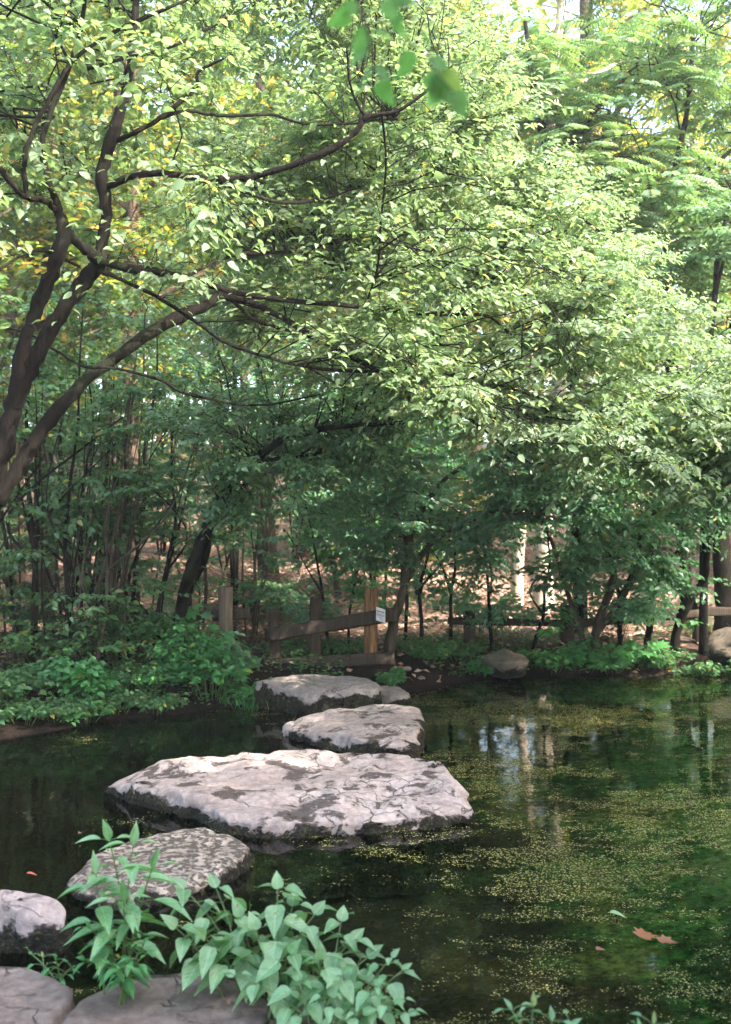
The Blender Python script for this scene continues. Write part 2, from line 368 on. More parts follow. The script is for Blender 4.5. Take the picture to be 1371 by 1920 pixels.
M['rail'] = wood_mat('dark_rail_wood', (.028, .022, .017), (.075, .058, .044))
M['stone'] = stone_mat('pale_limestone', (.245, .20, .185), (.365, .31, .29), (.032, .025, .021), pits=.72)
M['stone_smooth'] = stone_mat('smooth_limestone', (.225, .185, .168), (.335, .285, .262), (.05, .04, .035), pits=.25)
M['stone_mottled'] = stone_mat('mottled_limestone', (.25, .205, .17), (.37, .315, .265), (.045, .038, .028), mottled=.85, pits=.3)
M['slab'] = stone_mat('paving_sandstone', (.165, .125, .105), (.235, .185, .16), (.05, .038, .032), pits=.38)
M['boulder'] = stone_mat('brown_boulder_stone', (.12, .10, .075), (.21, .175, .14), (.05, .045, .03), pits=.6)
M['weed_bit'] = leaf_mat('duckweed', [(.15, .16, .03), (.24, .22, .06), (.13, .16, .03), (.30, .27, .11)], .15, None, .55, (.32, .28, .16), .05)
M['twig_dead'] = bark_mat('dead_twig', (.14, .09, .065), (.34, .25, .19), 30, .3, .3)

def litter_mat():
    m = leaf_mat('dry_leaf', [(.36, .20, .13), (.50, .32, .23), (.24, .13, .085), (.58, .44, .34)], .15, (1.3, 1.1, .8), .75, (.5, .42, .34), .06); return m
M['litter'] = litter_mat()

# ground: forest soil, leaf-litter hill, pond bed with algae
def ground_mat():
    m, nt, ns, lk = new_mat('forest_soil_and_pond_bed')
    geo = ns.new('ShaderNodeNewGeometry'); pos = geo.outputs['Position']
    sx = ns.new('ShaderNodeSeparateXYZ'); lk.new(pos, sx.inputs[0])
    n1 = nd(nt, 'ShaderNodeTexNoise', i_Scale=1.3, i_Detail=8.0, i_Roughness=.65); lk.new(pos, n1.inputs[0])
    n2 = nd(nt, 'ShaderNodeTexNoise', i_Scale=24.0, i_Detail=5.0, i_Roughness=.7); lk.new(pos, n2.inputs[0])
    soil = ramp(nt, [(.3, (.008, .006, .0045)), (.7, (.032, .023, .017))]); lk.new(n2.outputs[0], soil.inputs[0])
    lit = ramp(nt, [(.3, (.17, .10, .075)), (.5, (.31, .20, .155)), (.7, (.44, .32, .26))]); lk.new(n2.outputs[0], lit.inputs[0])
    yy = nd(nt, 'ShaderNodeMapRange'); yy.inputs[1].default_value = 12.2; yy.inputs[2].default_value = 14.5; lk.new(sx.outputs[1], yy.inputs[0])
    hill = mixc(nt, math_n(nt, 'MULTIPLY', yy.outputs[0], math_n(nt, 'ADD', n1.outputs[0], .4), True), soil.outputs[0], lit.outputs[0])
    # pond bed
    bed = ramp(nt, [(.3, (.012, .011, .007)), (.7, (.040, .036, .022))]); lk.new(n1.outputs[0], bed.inputs[0])
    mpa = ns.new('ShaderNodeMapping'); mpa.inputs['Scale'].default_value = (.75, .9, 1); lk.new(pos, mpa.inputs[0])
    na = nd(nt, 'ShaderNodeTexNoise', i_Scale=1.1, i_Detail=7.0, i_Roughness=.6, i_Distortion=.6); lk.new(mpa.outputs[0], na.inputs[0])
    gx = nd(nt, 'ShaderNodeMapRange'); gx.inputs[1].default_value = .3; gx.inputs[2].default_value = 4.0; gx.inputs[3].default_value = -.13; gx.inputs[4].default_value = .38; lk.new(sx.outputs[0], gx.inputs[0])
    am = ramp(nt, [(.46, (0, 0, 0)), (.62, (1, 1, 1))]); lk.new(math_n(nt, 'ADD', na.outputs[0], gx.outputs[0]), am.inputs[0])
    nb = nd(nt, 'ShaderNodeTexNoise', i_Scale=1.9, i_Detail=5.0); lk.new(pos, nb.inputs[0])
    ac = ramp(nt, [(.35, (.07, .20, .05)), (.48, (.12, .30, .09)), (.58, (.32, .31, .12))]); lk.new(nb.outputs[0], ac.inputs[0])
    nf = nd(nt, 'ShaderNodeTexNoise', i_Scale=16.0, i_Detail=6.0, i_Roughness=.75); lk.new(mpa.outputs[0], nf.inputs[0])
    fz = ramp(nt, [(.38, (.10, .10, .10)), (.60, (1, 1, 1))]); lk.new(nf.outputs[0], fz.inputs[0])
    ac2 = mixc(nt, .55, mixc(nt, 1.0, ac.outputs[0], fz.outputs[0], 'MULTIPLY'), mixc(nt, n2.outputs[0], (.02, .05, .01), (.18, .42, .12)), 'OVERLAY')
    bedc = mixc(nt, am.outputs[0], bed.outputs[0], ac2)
    und = nd(nt, 'ShaderNodeMapRange'); und.inputs[1].default_value = -.03; und.inputs[2].default_value = .0; und.inputs[3].default_value = 1; und.inputs[4].default_value = 0; lk.new(sx.outputs[2], und.inputs[0])
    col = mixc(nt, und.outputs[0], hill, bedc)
    pb = nd(nt, 'ShaderNodeBsdfPrincipled', i_Roughness=.95); pb.inputs['Specular IOR Level'].default_value = .08; lk.new(col, pb.inputs[0])
    b = nd(nt, 'ShaderNodeBump', i_Strength=.9, i_Distance=.04); lk.new(n2.outputs[0], b.inputs['Height']); lk.new(b.outputs[0], pb.inputs['Normal'])
    o = ns.new('ShaderNodeOutputMaterial'); lk.new(pb.outputs[0], o.inputs[0]); return m
def water_mat():
    m, nt, ns, lk = new_mat('pond_water')
    tc = ns.new('ShaderNodeTexCoord')
    n = nd(nt, 'ShaderNodeTexNoise', i_Scale=5.0, i_Detail=3.0); lk.new(tc.outputs['Object'], n.inputs[0])
    b = nd(nt, 'ShaderNodeBump', i_Strength=.10, i_Distance=.02); lk.new(n.outputs[0], b.inputs['Height'])
    fr = nd(nt, 'ShaderNodeFresnel', i_IOR=1.33); lk.new(b.outputs[0], fr.inputs['Normal'])
    gl = nd(nt, 'ShaderNodeBsdfGlossy', i_Roughness=.03); lk.new(b.outputs[0], gl.inputs['Normal'])
    tr = ns.new('ShaderNodeBsdfTransparent'); tr.inputs[0].default_value = (.60, .67, .52, 1)
    mx = ns.new('ShaderNodeMixShader'); lk.new(fr.outputs[0], mx.inputs[0]); lk.new(tr.outputs[0], mx.inputs[1]); lk.new(gl.outputs[0], mx.inputs[2])
    o = ns.new('ShaderNodeOutputMaterial'); lk.new(mx.outputs[0], o.inputs[0]); return m
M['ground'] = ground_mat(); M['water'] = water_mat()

# ------------------------------------------------------------------ ground, pond
shore = [G(-260, 1440)[:2], G(0, 1388)[:2], G(110, 1368)[:2], G(210, 1350)[:2], G(330, 1340)[:2], G(400, 1330)[:2], G(500, 1318)[:2], G(560, 1312)[:2], G(700, 1300)[:2],
         G(775, 1298)[:2], G(840, 1284)[:2], G(920, 1274)[:2], G(1000, 1270)[:2], G(1100, 1266)[:2], G(1200, 1268)[:2], G(1300, 1262)[:2],
         G(1400, 1260)[:2], np.array([6.5, 12.4]), np.array([9.5, 11.0]), np.array([11, 8.0]), np.array([10, 4.0]), np.array([6.5, 2.6]), np.array([3.2, 2.3]),
         np.array([1.4, 2.45]), np.array([.7, 2.75]), np.array([.25, 3.25]), np.array([-.25, 3.72]), np.array([-.9, 3.95]), np.array([-1.15, 3.8]), np.array([-1.6, 4.05]), np.array([-2.6, 4.1]), np.array([-4.0, 4.6]), np.array([-5.0, 6.2])]
shore = np.array(shore); shore = catmull(np.vstack([shore, shore[:1]]), 5)[:-1]
def shore_dist(x, y):
    x = np.asarray(x, float); y = np.asarray(y, float); sh = x.shape; x = x.ravel(); y = y.ravel()
    a = shore; b = np.roll(shore, -1, 0); d = np.full(len(x), 1e9); ins = np.zeros(len(x), bool)
    for (ax, ay), (bx, by) in zip(a, b):
        ex, ey = bx - ax, by - ay; L2 = ex * ex + ey * ey + 1e-12
        t = np.clip(((x - ax) * ex + (y - ay) * ey) / L2, 0, 1)
        d = np.minimum(d, np.hypot(x - ax - t * ex, y - ay - t * ey))
        c = (ay > y) != (by > y)
        with np.errstate(divide='ignore', invalid='ignore'):
            xi = ex * (y - ay) / (ey if ey != 0 else 1e-12) + ax
        ins ^= c & (x < xi)
    return np.where(ins, -d, d).reshape(sh)
def sstep(x): x = np.clip(x, 0, 1); return x * x * (3 - 2 * x)
def height(x, y):
    x = np.asarray(x, float); y = np.asarray(y, float)
    d = shore_dist(x, y)
    inside = -.42 * sstep(-d / 1.1) * (1 - .55 * sstep((x - 1.0) / 2.5)) - .02
    bank = .02 + .22 * sstep(d / .75) + .05 * fbm(x * 2, y * 2, 3) * np.clip(d, 0, 1)
    hill = np.where(y > 13, (.125 * (y - 13) - .4 * (1 - np.exp(-(y - 13) / 3.2))), 0)
    hill = np.where(y > 60, .125 * 47 + .02 * (y - 60), hill)
    hill = hill * (1 + .25 * (fbm(x * .12 + 9, y * .1, 5) - .5)) + .35 * (fbm(x * .35, y * .35, 8) - .5) * sstep((y - 13) / 4)
    side = .25 * sstep((np.abs(x) - 12) / 15) * 4
    return np.where(d < 0, inside, bank + np.maximum(hill, 0) + side)
def hz(x, y): return float(height(np.array([x]), np.array([y]))[0])

gx = np.unique(np.concatenate([np.arange(-90, -14, 4.0), np.arange(-14, 14, .13), np.arange(14, 92, 4.0)]))
gy = np.unique(np.concatenate([np.arange(-40, 1, 2.5), np.arange(1, 15, .13), np.arange(15, 40, .5), np.arange(40, 150, 4.0)]))
GX, GY = np.meshgrid(gx, gy); GZ = height(GX, GY)
nx, ny = len(gx), len(gy)
ii = (np.arange(ny - 1)[:, None] * nx + np.arange(nx - 1)[None]).ravel()
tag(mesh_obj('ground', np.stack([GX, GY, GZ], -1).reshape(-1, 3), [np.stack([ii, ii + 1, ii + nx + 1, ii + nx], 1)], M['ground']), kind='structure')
wx0, wx1, wy0, wy1 = -6.5, 12.2, 1.9, 13.4
tag(mesh_obj('pond_water', [[wx0, wy0, 0], [wx1, wy0, 0], [wx1, wy1, 0], [wx0, wy1, 0]], [np.array([[0, 1, 2, 3]])], M['water']), kind='structure')

# ------------------------------------------------------------------ stones
def stone(name, label, cat, rim, mat, seed, group=None, sharp=False, deep=-.4, rough=.02, side_in=.05, dome=.02, crest=0.0, wear0=0.0):
    w = np.array([[*G(px, py, z)[:2], z] for px, py, z in rim])
    c = catmull(np.vstack([w, w[:1]]), 16)[:-1]; n = len(c)
    if sharp:
        c = np.concatenate([w[i] + (w[(i + 1) % len(w)] - w[i]) * np.linspace(0, 1, 16, endpoint=False)[:, None] for i in range(len(w))]); n = len(c)
    cen = c.mean(0); V = []; wear = []
    jag = np.array([mnoise.noise(Vector((p[0] * 5, p[1] * 5, seed))) for p in c])
    jag2 = np.array([mnoise.noise(Vector((p[0] * 16, p[1] * 16, seed + 5))) for p in c])
    c2 = c.copy(); dirs = unit((c[:, :2] - cen[:2])); c2[:, :2] += dirs * ((jag * .05 + jag2 * .018) * (.3 if sharp else 1))[:, None]
    ts = list(np.linspace(.02, .90, 42)) + [.93, .955, .975, .99]
    for t in ts:
        p = cen * (1 - t) + c2 * t
        p[:, 2] = cen[2] + dome * (1 - t ** 2) + (c2[:, 2] - cen[2]) * t ** 2.0
        p[:, 2] -= .012 * max(0, (t - .93) / .06) ** 2
        V.append(p); wear.append(np.full(n, wear0 + max(0, (t - .80)) * 1.6) * np.clip(.6 + jag * 2.2, .1, 1.6))
    for s in np.linspace(0.08, 1, 16):
        z = c2[:, 2] * (1 - s) + deep * s
        layer = np.array([mnoise.noise(Vector((p[0] * 2, p[1] * 2, q * 26 + seed))) for p, q in zip(c2, z)])
        p = c2.copy(); p[:, :2] += dirs * ((.012 if sharp else .035) * math.sin(min(1, s * 3) * math.pi / 2) + layer * .045 - side_in * s)[:, None]; p[:, 2] = z
        V.append(p); wear.append(np.clip(.30 + s * 3.0, 0, 1.5) + wear0 + jag * .35)
    V = np.array(V); k = len(V); V = V.reshape(-1, 3); wear = np.array(wear).ravel()
    for i in range(len(V)):
        x, y, z = V[i]
        a = mnoise.fractal(Vector((x * 2.6, y * 3.6, seed)), 1.0, 2.2, 5)
        # terraced, layered top
        st = mnoise.noise(Vector((x * 3.1 + 9, y * 4.4, seed))); st2 = mnoise.noise(Vector((x * 7, y * 11, seed + 3)))
        terr = st * .35 + st2 * .25 - .5 * max(0, .12 - abs(mnoise.noise(Vector((x * 2.4, y * 3.4, seed + 8))))) * 6
        f = 1.0 if i < n * len(ts) else .35
        V[i, 2] += f * rough * (a * .9 + terr)
        if i >= n * len(ts):
            b = mnoise.fractal(Vector((x * 9, y * 9, z * 14)), 1.0, 2.1, 3)
            V[i, 0] += b * .018; V[i, 1] += b * .018
    cidx = len(V); V = np.vstack([V, [cen[0], cen[1], cen[2] + dome + 0.0]]); wear = np.append(wear, wear0)
    V[cidx, 2] = V[:n, 2].mean()
    j = np.arange(n); j2 = (j + 1) % n
    Fq = np.concatenate([np.stack([r * n + j, (r + 1) * n + j, (r + 1) * n + j2, r * n + j2], 1) for r in range(k - 1)])
    Ft = np.stack([np.full(n, cidx), j, j2], 1)
    loc = (float(cen[0]), float(cen[1]), 0.0)
    o = mesh_obj(name, V, [Fq, Ft], mat, None, True, None, loc, wear)
    return tag(o, label, cat, group)
GS = 'stepping stones crossing the pond'
stone('stepping_stone', 'largest flat pale limestone slab in the middle of the pond, pitted with dark cracks', 'stepping stone',
      [(200, 1464, .08), (245, 1441, .14), (300, 1424, .18), (360, 1412, .21), (450, 1407, .22), (540, 1402, .23), (640, 1405, .22), (720, 1410, .22), (800, 1421, .21), (842, 1442, .19), (858, 1466, .17), (876, 1498, .12), (868, 1512, .10),
       (790, 1518, .12), (720, 1526, .11), (640, 1534, .10), (560, 1548, .07), (480, 1545, .08), (410, 1528, .10), (380, 1505, .13), (330, 1488, .14), (260, 1474, .13)], M['stone'], 1, GS, rough=.045)
stone('stepping_stone', 'whitish wedge-shaped stone with mossy front behind the largest slab', 'stepping stone',
      [(528, 1362, .08), (565, 1345, .15), (620, 1330, .20), (660, 1322, .23), (720, 1319, .24), (778, 1322, .23), (790, 1335, .20), (786, 1362, .18), (776, 1388, .15), (735, 1396, .13), (690, 1392, .13), (640, 1380, .13), (590, 1370, .12)], M['stone'], 2, GS, rough=.025, side_in=.02)
stone('stepping_stone', 'smooth domed stone at the far bank below the broken fence', 'stepping stone',
      [(478, 1277, .27), (500, 1270, .30), (540, 1265, .33), (600, 1263, .34), (670, 1268, .33), (705, 1278, .30), (712, 1288, .27), (660, 1298, .23), (620, 1303, .21), (580, 1306, .20), (550, 1297, .22), (510, 1286, .24)], M['stone_smooth'], 3, GS, rough=.02, dome=.03, side_in=.12)
stone('flat_rock', 'small low flat rock wedged against the right end of the domed far stone', 'rock',
      [(695, 1291, .17), (730, 1284, .18), (760, 1292, .15), (770, 1302, .12), (740, 1308, .11), (705, 1304, .12)], M['stone_smooth'], 4, rough=.02, side_in=.1)
stone('stepping_stone', 'rounded brown mottled stone behind the tall pale-leaved plant', 'stepping stone',
      [(133, 1642, .04), (175, 1604, .08), (240, 1572, .11), (320, 1556, .12), (390, 1554, .12), (440, 1568, .11), (462, 1592, .10), (445, 1618, .08), (385, 1645, .07), (300, 1668, .06), (210, 1676, .06), (155, 1664, .05)], M['stone_mottled'], 5, GS, rough=.022, dome=.01)
stone('stepping_stone', 'pinkish cracked stone cut off by the left edge of the photo', 'stepping stone',
      [(-190, 1700, .2), (-110, 1680, .23), (-30, 1670, .24), (60, 1674, .24), (105, 1679, .22), (122, 1700, .19), (112, 1725, .15), (60, 1732, .14), (5, 1722, .15), (-60, 1735, .13), (-150, 1740, .12)], M['stone'], 6, GS, rough=.03)
GP = 'flat paving slabs on the near shore'
stone('paving_slab', 'brown flat slab in the bottom left corner on the near shore', 'paving slab',
      [(-260, 1800, .21), (-100, 1800, .215), (0, 1805, .22), (50, 1808, .22), (100, 1830, .22), (140, 1852, .22), (135, 1880, .22), (92, 1925, .22), (-40, 2110, .22), (-300, 2120, .22)], M['slab'], 7, GP, sharp=True, rough=.010, dome=.0, side_in=.03)
stone('paving_slab', 'brown flat slab under the tall pale-leaved plant, between the corner slab and the small slab', 'paving slab',
      [(148, 1872, .215), (200, 1845, .22), (280, 1822, .225), (400, 1826, .23), (470, 1848, .23), (510, 1878, .23), (500, 1900, .225), (490, 1930, .22), (460, 2110, .22), (-25, 2110, .22), (103, 1925, .22)], M['slab'], 8, GP, sharp=True, rough=.014, dome=.0, side_in=.03)
stone('paving_slab', 'small brown slab in the shade under the broad pale leaves', 'paving slab',
      [(506, 1912, .21), (555, 1882, .22), (640, 1888, .22), (690, 1900, .22), (720, 1945, .21), (710, 2100, .21), (472, 2110, .21), (497, 1940, .22)], M['slab'], 9, GP, sharp=True, rough=.014, dome=.0, side_in=.03)

def boulder(name, label, cen, size, mat, seed, cat='boulder', group=None, sub=4):
    import bmesh
    bm = bmesh.new(); bmesh.ops.create_icosphere(bm, subdivisions=sub, radius=1)
    r = random.Random(seed); planes = [(Vector((r.uniform(-1, 1), r.uniform(-1, 1), r.uniform(-.3, 1))).normalized(), r.uniform(.45, .8)) for _ in range(11)]
    for v in bm.verts:
        for n, d in planes:
            k = v.co.dot(n) - d
            if k > 0: v.co -= n * k * .97
        v.co *= 1 + .16 * mnoise.fractal(v.co * 1.7 + Vector((seed, 0, 0)), 1, 2.1, 5)
    V = np.array([v.co[:] for v in bm.verts]) * np.array(size) + np.array(cen); Fs = np.array([[v.index for v in f.verts] for f in bm.faces]); bm.free()
    wear = np.clip((cen[2] + size[2] * .1 - V[:, 2]) / size[2] + .1, 0, 1)
    return tag(mesh_obj(name, V, [Fs], mat, None, True, None, (cen[0], cen[1], cen[2] - size[2]), wear), label, cat, group)
b = P(945, 1240, 11.9); boulder('boulder', 'tan angular boulder on the far bank among the ground plants', b, (.40, .30, .19), M['boulder'], 14)
b = P(1372, 1205, 12.4); boulder('boulder', 'dark flat-topped boulder at the right edge of the photo on the far bank', b, (.44, .35, .28), M['boulder'], 8)
for k, (px, py, Y, s, lb) in enumerate([(430, 1306, 10.5, .05, 'small brown pebble in the grass left of the domed far stone'), (762, 1248, 11.6, .05, 'small pale pebble right of the low fence rail'), (790, 1258, 11.5, .045, 'small brown pebble on bare mud right of the domed stone'),
                                        (812, 1243, 11.9, .04, 'small tan pebble on the mud farthest right of the fence')]):
    x = P(px, py, Y); x[2] = hz(x[0], x[1]) + s * .3; boulder('pebble', lb, x, (s * 1.4, s, s * .7), M['stone_smooth'], 20 + k, 'pebble', 'pebbles on the far bank', 2)

# ------------------------------------------------------------------ fences
def beam(p0, p1, w, h, seed, segs=14, round_=0.0, jit=.008, taper=1.0):
    """squared or rounded timber from p0 to p1; w along the horizontal normal, h along the other"""
    p0 = np.array(p0, float); p1 = np.array(p1, float); t = unit(p1 - p0)
    up = np.array([0, 0, 1.0]) if abs(t[2]) < .8 else np.array([0, 1.0, 0])
    s = unit(np.cross(t, up)); u = np.cross(s, t)
    prof = []
    for k in range(16):
        a = (k + .5) / 16 * 2 * math.pi; cx, cy = math.cos(a), math.sin(a); m = max(abs(cx), abs(cy))
        sq = np.array([cx / m, cy / m]); ci = np.array([cx, cy]); prof.append(sq * (1 - round_) * .97 + ci * round_)
    prof = np.array(prof) * .5; V = []; n = 16
    rr = np.random.default_rng(seed)
    for i in range(segs + 1):
        f = i / segs; c = p0 * (1 - f) + p1 * f
        k = 1 - (1 - taper) * f
        off = np.array([mnoise.noise(Vector((j * 1.3, f * 4, seed))) for j in range(n)]) * jit * 1.6
        pr = prof * k
        V.append(c + s * (pr[:, :1] * w + off[:, None] * .7) + u * (pr[:, 1:] * h + off[:, None]) + t * rr.normal(0, jit * .2, (n, 1)) * (1 if 0 < i < segs else 2.0))
    V = np.concatenate(V); j = np.arange(n); j2 = (j + 1) % n
    Fq = np.concatenate([np.stack([r * n + j, r * n + j2, (r + 1) * n + j2, (r + 1) * n + j], 1) for r in range(segs)])
    V = np.vstack([V, p0, p1]); a, b_ = len(V) - 2, len(V) - 1
    Ft = np.concatenate([np.stack([np.full(n, a), j2, j], 1), np.stack([np.full(n, b_), segs * n + j, segs * n + j2], 1)])
    return V, [Fq, Ft]
def timber(name, parent, p0, p1, w, h, mat, seed, **kw):
    V, Fs = beam(p0, p1, w, h, seed, **kw); loc = parent.location
    o = mesh_obj(name, V - np.array(loc), Fs, mat, parent, False); return o
fc = P(600, 1245, 11.6); fc[2] = hz(fc[0], fc[1])
fence = empty('wooden_fence', fc, 'low dark broken fence of two sagging rails on three posts behind the domed stone', 'fence')
timber('post', fence, P(515, 1265, 11.62), P(515, 1143, 11.62), .13, .13, M['post_dark'], 1)
timber('post', fence, P(590, 1262, 11.66), P(593, 1120, 11.66), .14, .13, M['post_dark'], 2)
o = timber('post', fence, P(695, 1262, 11.66), P(696, 1102, 11.66), .165, .15, M['post_sunlit'], 3, round_=.5); tag(o, 'split post with orange sunlight put into its wood colour')
timber('rail', fence, P(498, 1192, 11.50), P(742, 1151, 11.50), .055, .155, M['rail'], 4, segs=24, jit=.012)
timber('rail', fence, P(497, 1248, 11.48), P(740, 1234, 11.48), .09, .145, M['rail'], 5, segs=24, jit=.012)
# notice sheet on the top rail
sg = P(714, 1153, 11.44)
sign = empty('notice_sign', sg, 'small white notice sheet with a red line of print, fixed to the top rail', 'sign')
sw, sh_ = .105, .155
V = []; nseg = 8
for i in range(nseg + 1):
    f = i / nseg - .5
    for g in (.5, -.5): V.append([f * sw, .012 * math.cos(f * 3) - .012 + .0, g * sh_ - f * .035])
Vb = [[x, y + .0015, z] for x, y, z in V]; n2_ = len(V)
Fq = [[2 * i, 2 * i + 1, 2 * i + 3, 2 * i + 2] for i in range(nseg)]; Fb = [[n2_ + 2 * i, n2_ + 2 * i + 2, n2_ + 2 * i + 3, n2_ + 2 * i + 1] for i in range(nseg)]
mesh_obj('sheet', V + Vb, [np.array(Fq + Fb)], plain_mat('paper', (.62, .62, .62), .6, .06), sign, False)
def print_lines(name, rows, mat, seed):
    r = random.Random(seed); mb = MB()
    for zc, hh, x0, x1 in rows:
        x = x0
        while x < x1:
            w = r.uniform(.002, .006); e = min(x + w, x1); f = x / sw; y = .012 * math.cos(f * 3) - .012 - .0012; zz = zc - f * .035
            h2 = hh * r.uniform(.35, .5)
            mb.add([[x, y, zz - h2], [e, y, zz - h2], [e, y, zz + h2], [x, y, zz + h2]], np.array([[0, 1, 2, 3]])); x = e + r.uniform(.001, .0025)
    mb.build(name, mat, sign, False)
print_lines('red_print', [(.036, .020, -.043, .043)], plain_mat('red_ink', (.30, .05, .06), .6, .1), 1)
print_lines('grey_print', [(.003, .012, -.043, .043), (-.012, .012, -.043, .043), (-.030, .008, -.03, .02), (-.042, .012, -.012, .006), (-.053, .008, .0, .03)], plain_mat('grey_ink', (.14, .17, .22), .6, .1), 2)

fl = P(425, 1235, 11.2); fl[2] = hz(fl[0], fl[1])
fence2 = empty('wooden_fence', fl, 'left-bank fence half hidden in saplings, ending in a thick pale round post', 'fence')
o = timber('post', fence2, P(424, 1262, 11.2), P(423, 1101, 11.2), .165, .165, M['post'], 11, round_=.85); tag(o, 'thick pale round end post with rotten side')
timber('post', fence2, P(265, 1262, 11.3), P(265, 1143, 11.3), .15, .13, M['post_dark'], 12)
timber('post', fence2, P(40, 1275, 11.3), P(40, 1155, 11.3), .14, .13, M['post_dark'], 17)
timber('rail', fence2, P(398, 1153, 11.28), P(469, 1150, 11.28), .10, .125, M['rail'], 13)
timber('rail', fence2, P(-140, 1203, 11.2), P(272, 1184, 11.2), .06, .13, M['rail'], 14, segs=24)
timber('rail', fence2, P(272, 1193, 11.18), P(388, 1150, 11.14), .06, .08, M['rail'], 15)
timber('lower_stub', fence2, P(438, 1248, 11.1), P(472, 1237, 10.95), .09, .12, M['post'], 16)

fr = P(1063, 1225, 13.0); fr[2] = hz(fr[0], fr[1])
fence3 = empty('wooden_fence', fr, 'low dark fence running behind the right bank plants towards the right edge', 'fence')
timber('post', fence3, P(1063, 1245, 13.0), P(1063, 1134, 13.0), .17, .15, M['post_dark'], 21)
timber('post', fence3, P(1312, 1240, 13.2), P(1312, 1122, 13.2), .17, .15, M['post_dark'], 22)
timber('post', fence3, P(880, 1245, 12.9), P(880, 1145, 12.9), .15, .15, M['post_dark'], 23)
timber('rail', fence3, P(840, 1164, 12.85), P(1058, 1169, 12.85), .07, .09, M['rail'], 24, segs=20)
timber('rail', fence3, P(1058, 1172, 12.87), P(1316, 1150, 13.05), .07, .10, M['rail'], 25, segs=20)
timber('rail', fence3, P(1310, 1146, 13.1), P(1520, 1150, 13.3), .07, .12, M['rail'], 26, segs=20)

# ------------------------------------------------------------------ trees
def put(parent, base, mb, name, mat, smooth=True):
    if not mb.V: return None
    V = np.concatenate(mb.V) - np.array(base)
    uv = np.concatenate(mb.UV) if mb.UV and sum(len(u) for u in mb.UV) == mb.n else None
    return mesh_obj(name, V, mb.F, mat, parent, smooth, uv)
def tree_obj(name, label, cat, group, base, limbs, grows, bark, leafm, twigm=None, sides=8, wob=.08):
    """limbs: list of (k,4) arrays in world coordinates; grows: list of dicts for grow()"""
    root = empty(name, base, label, cat, group)
    tm = MB(); cs = []
    for i, l in enumerate(limbs):
        c = tm.limb(np.array(l, float), sides, 6, wob); cs.append(c)
    allp = np.concatenate(cs); bm_ = tm; lm = MB()
    for g in grows:
        g = dict(g); lim = g.pop('limb', allp)
        (Bp, br), (Tp, tr), lv = grow(lim, **g)
        bm_.tubes(Bp, br, 4); bm_.tubes(Tp, tr, 3)
        V, Fs, uv = leaves(lv[5], *lv[:5]); lm.add(V, Fs)
    put(root, base, bm_, 'trunk', bark)
    put(root, base, lm, 'crown', leafm)
    return root
def L4(pts, k=1.0):  # (px,py,Y,radius_px)
    return np.array([[*P(a, b, Y), r * k * Y / F] for a, b, Y, r in pts])

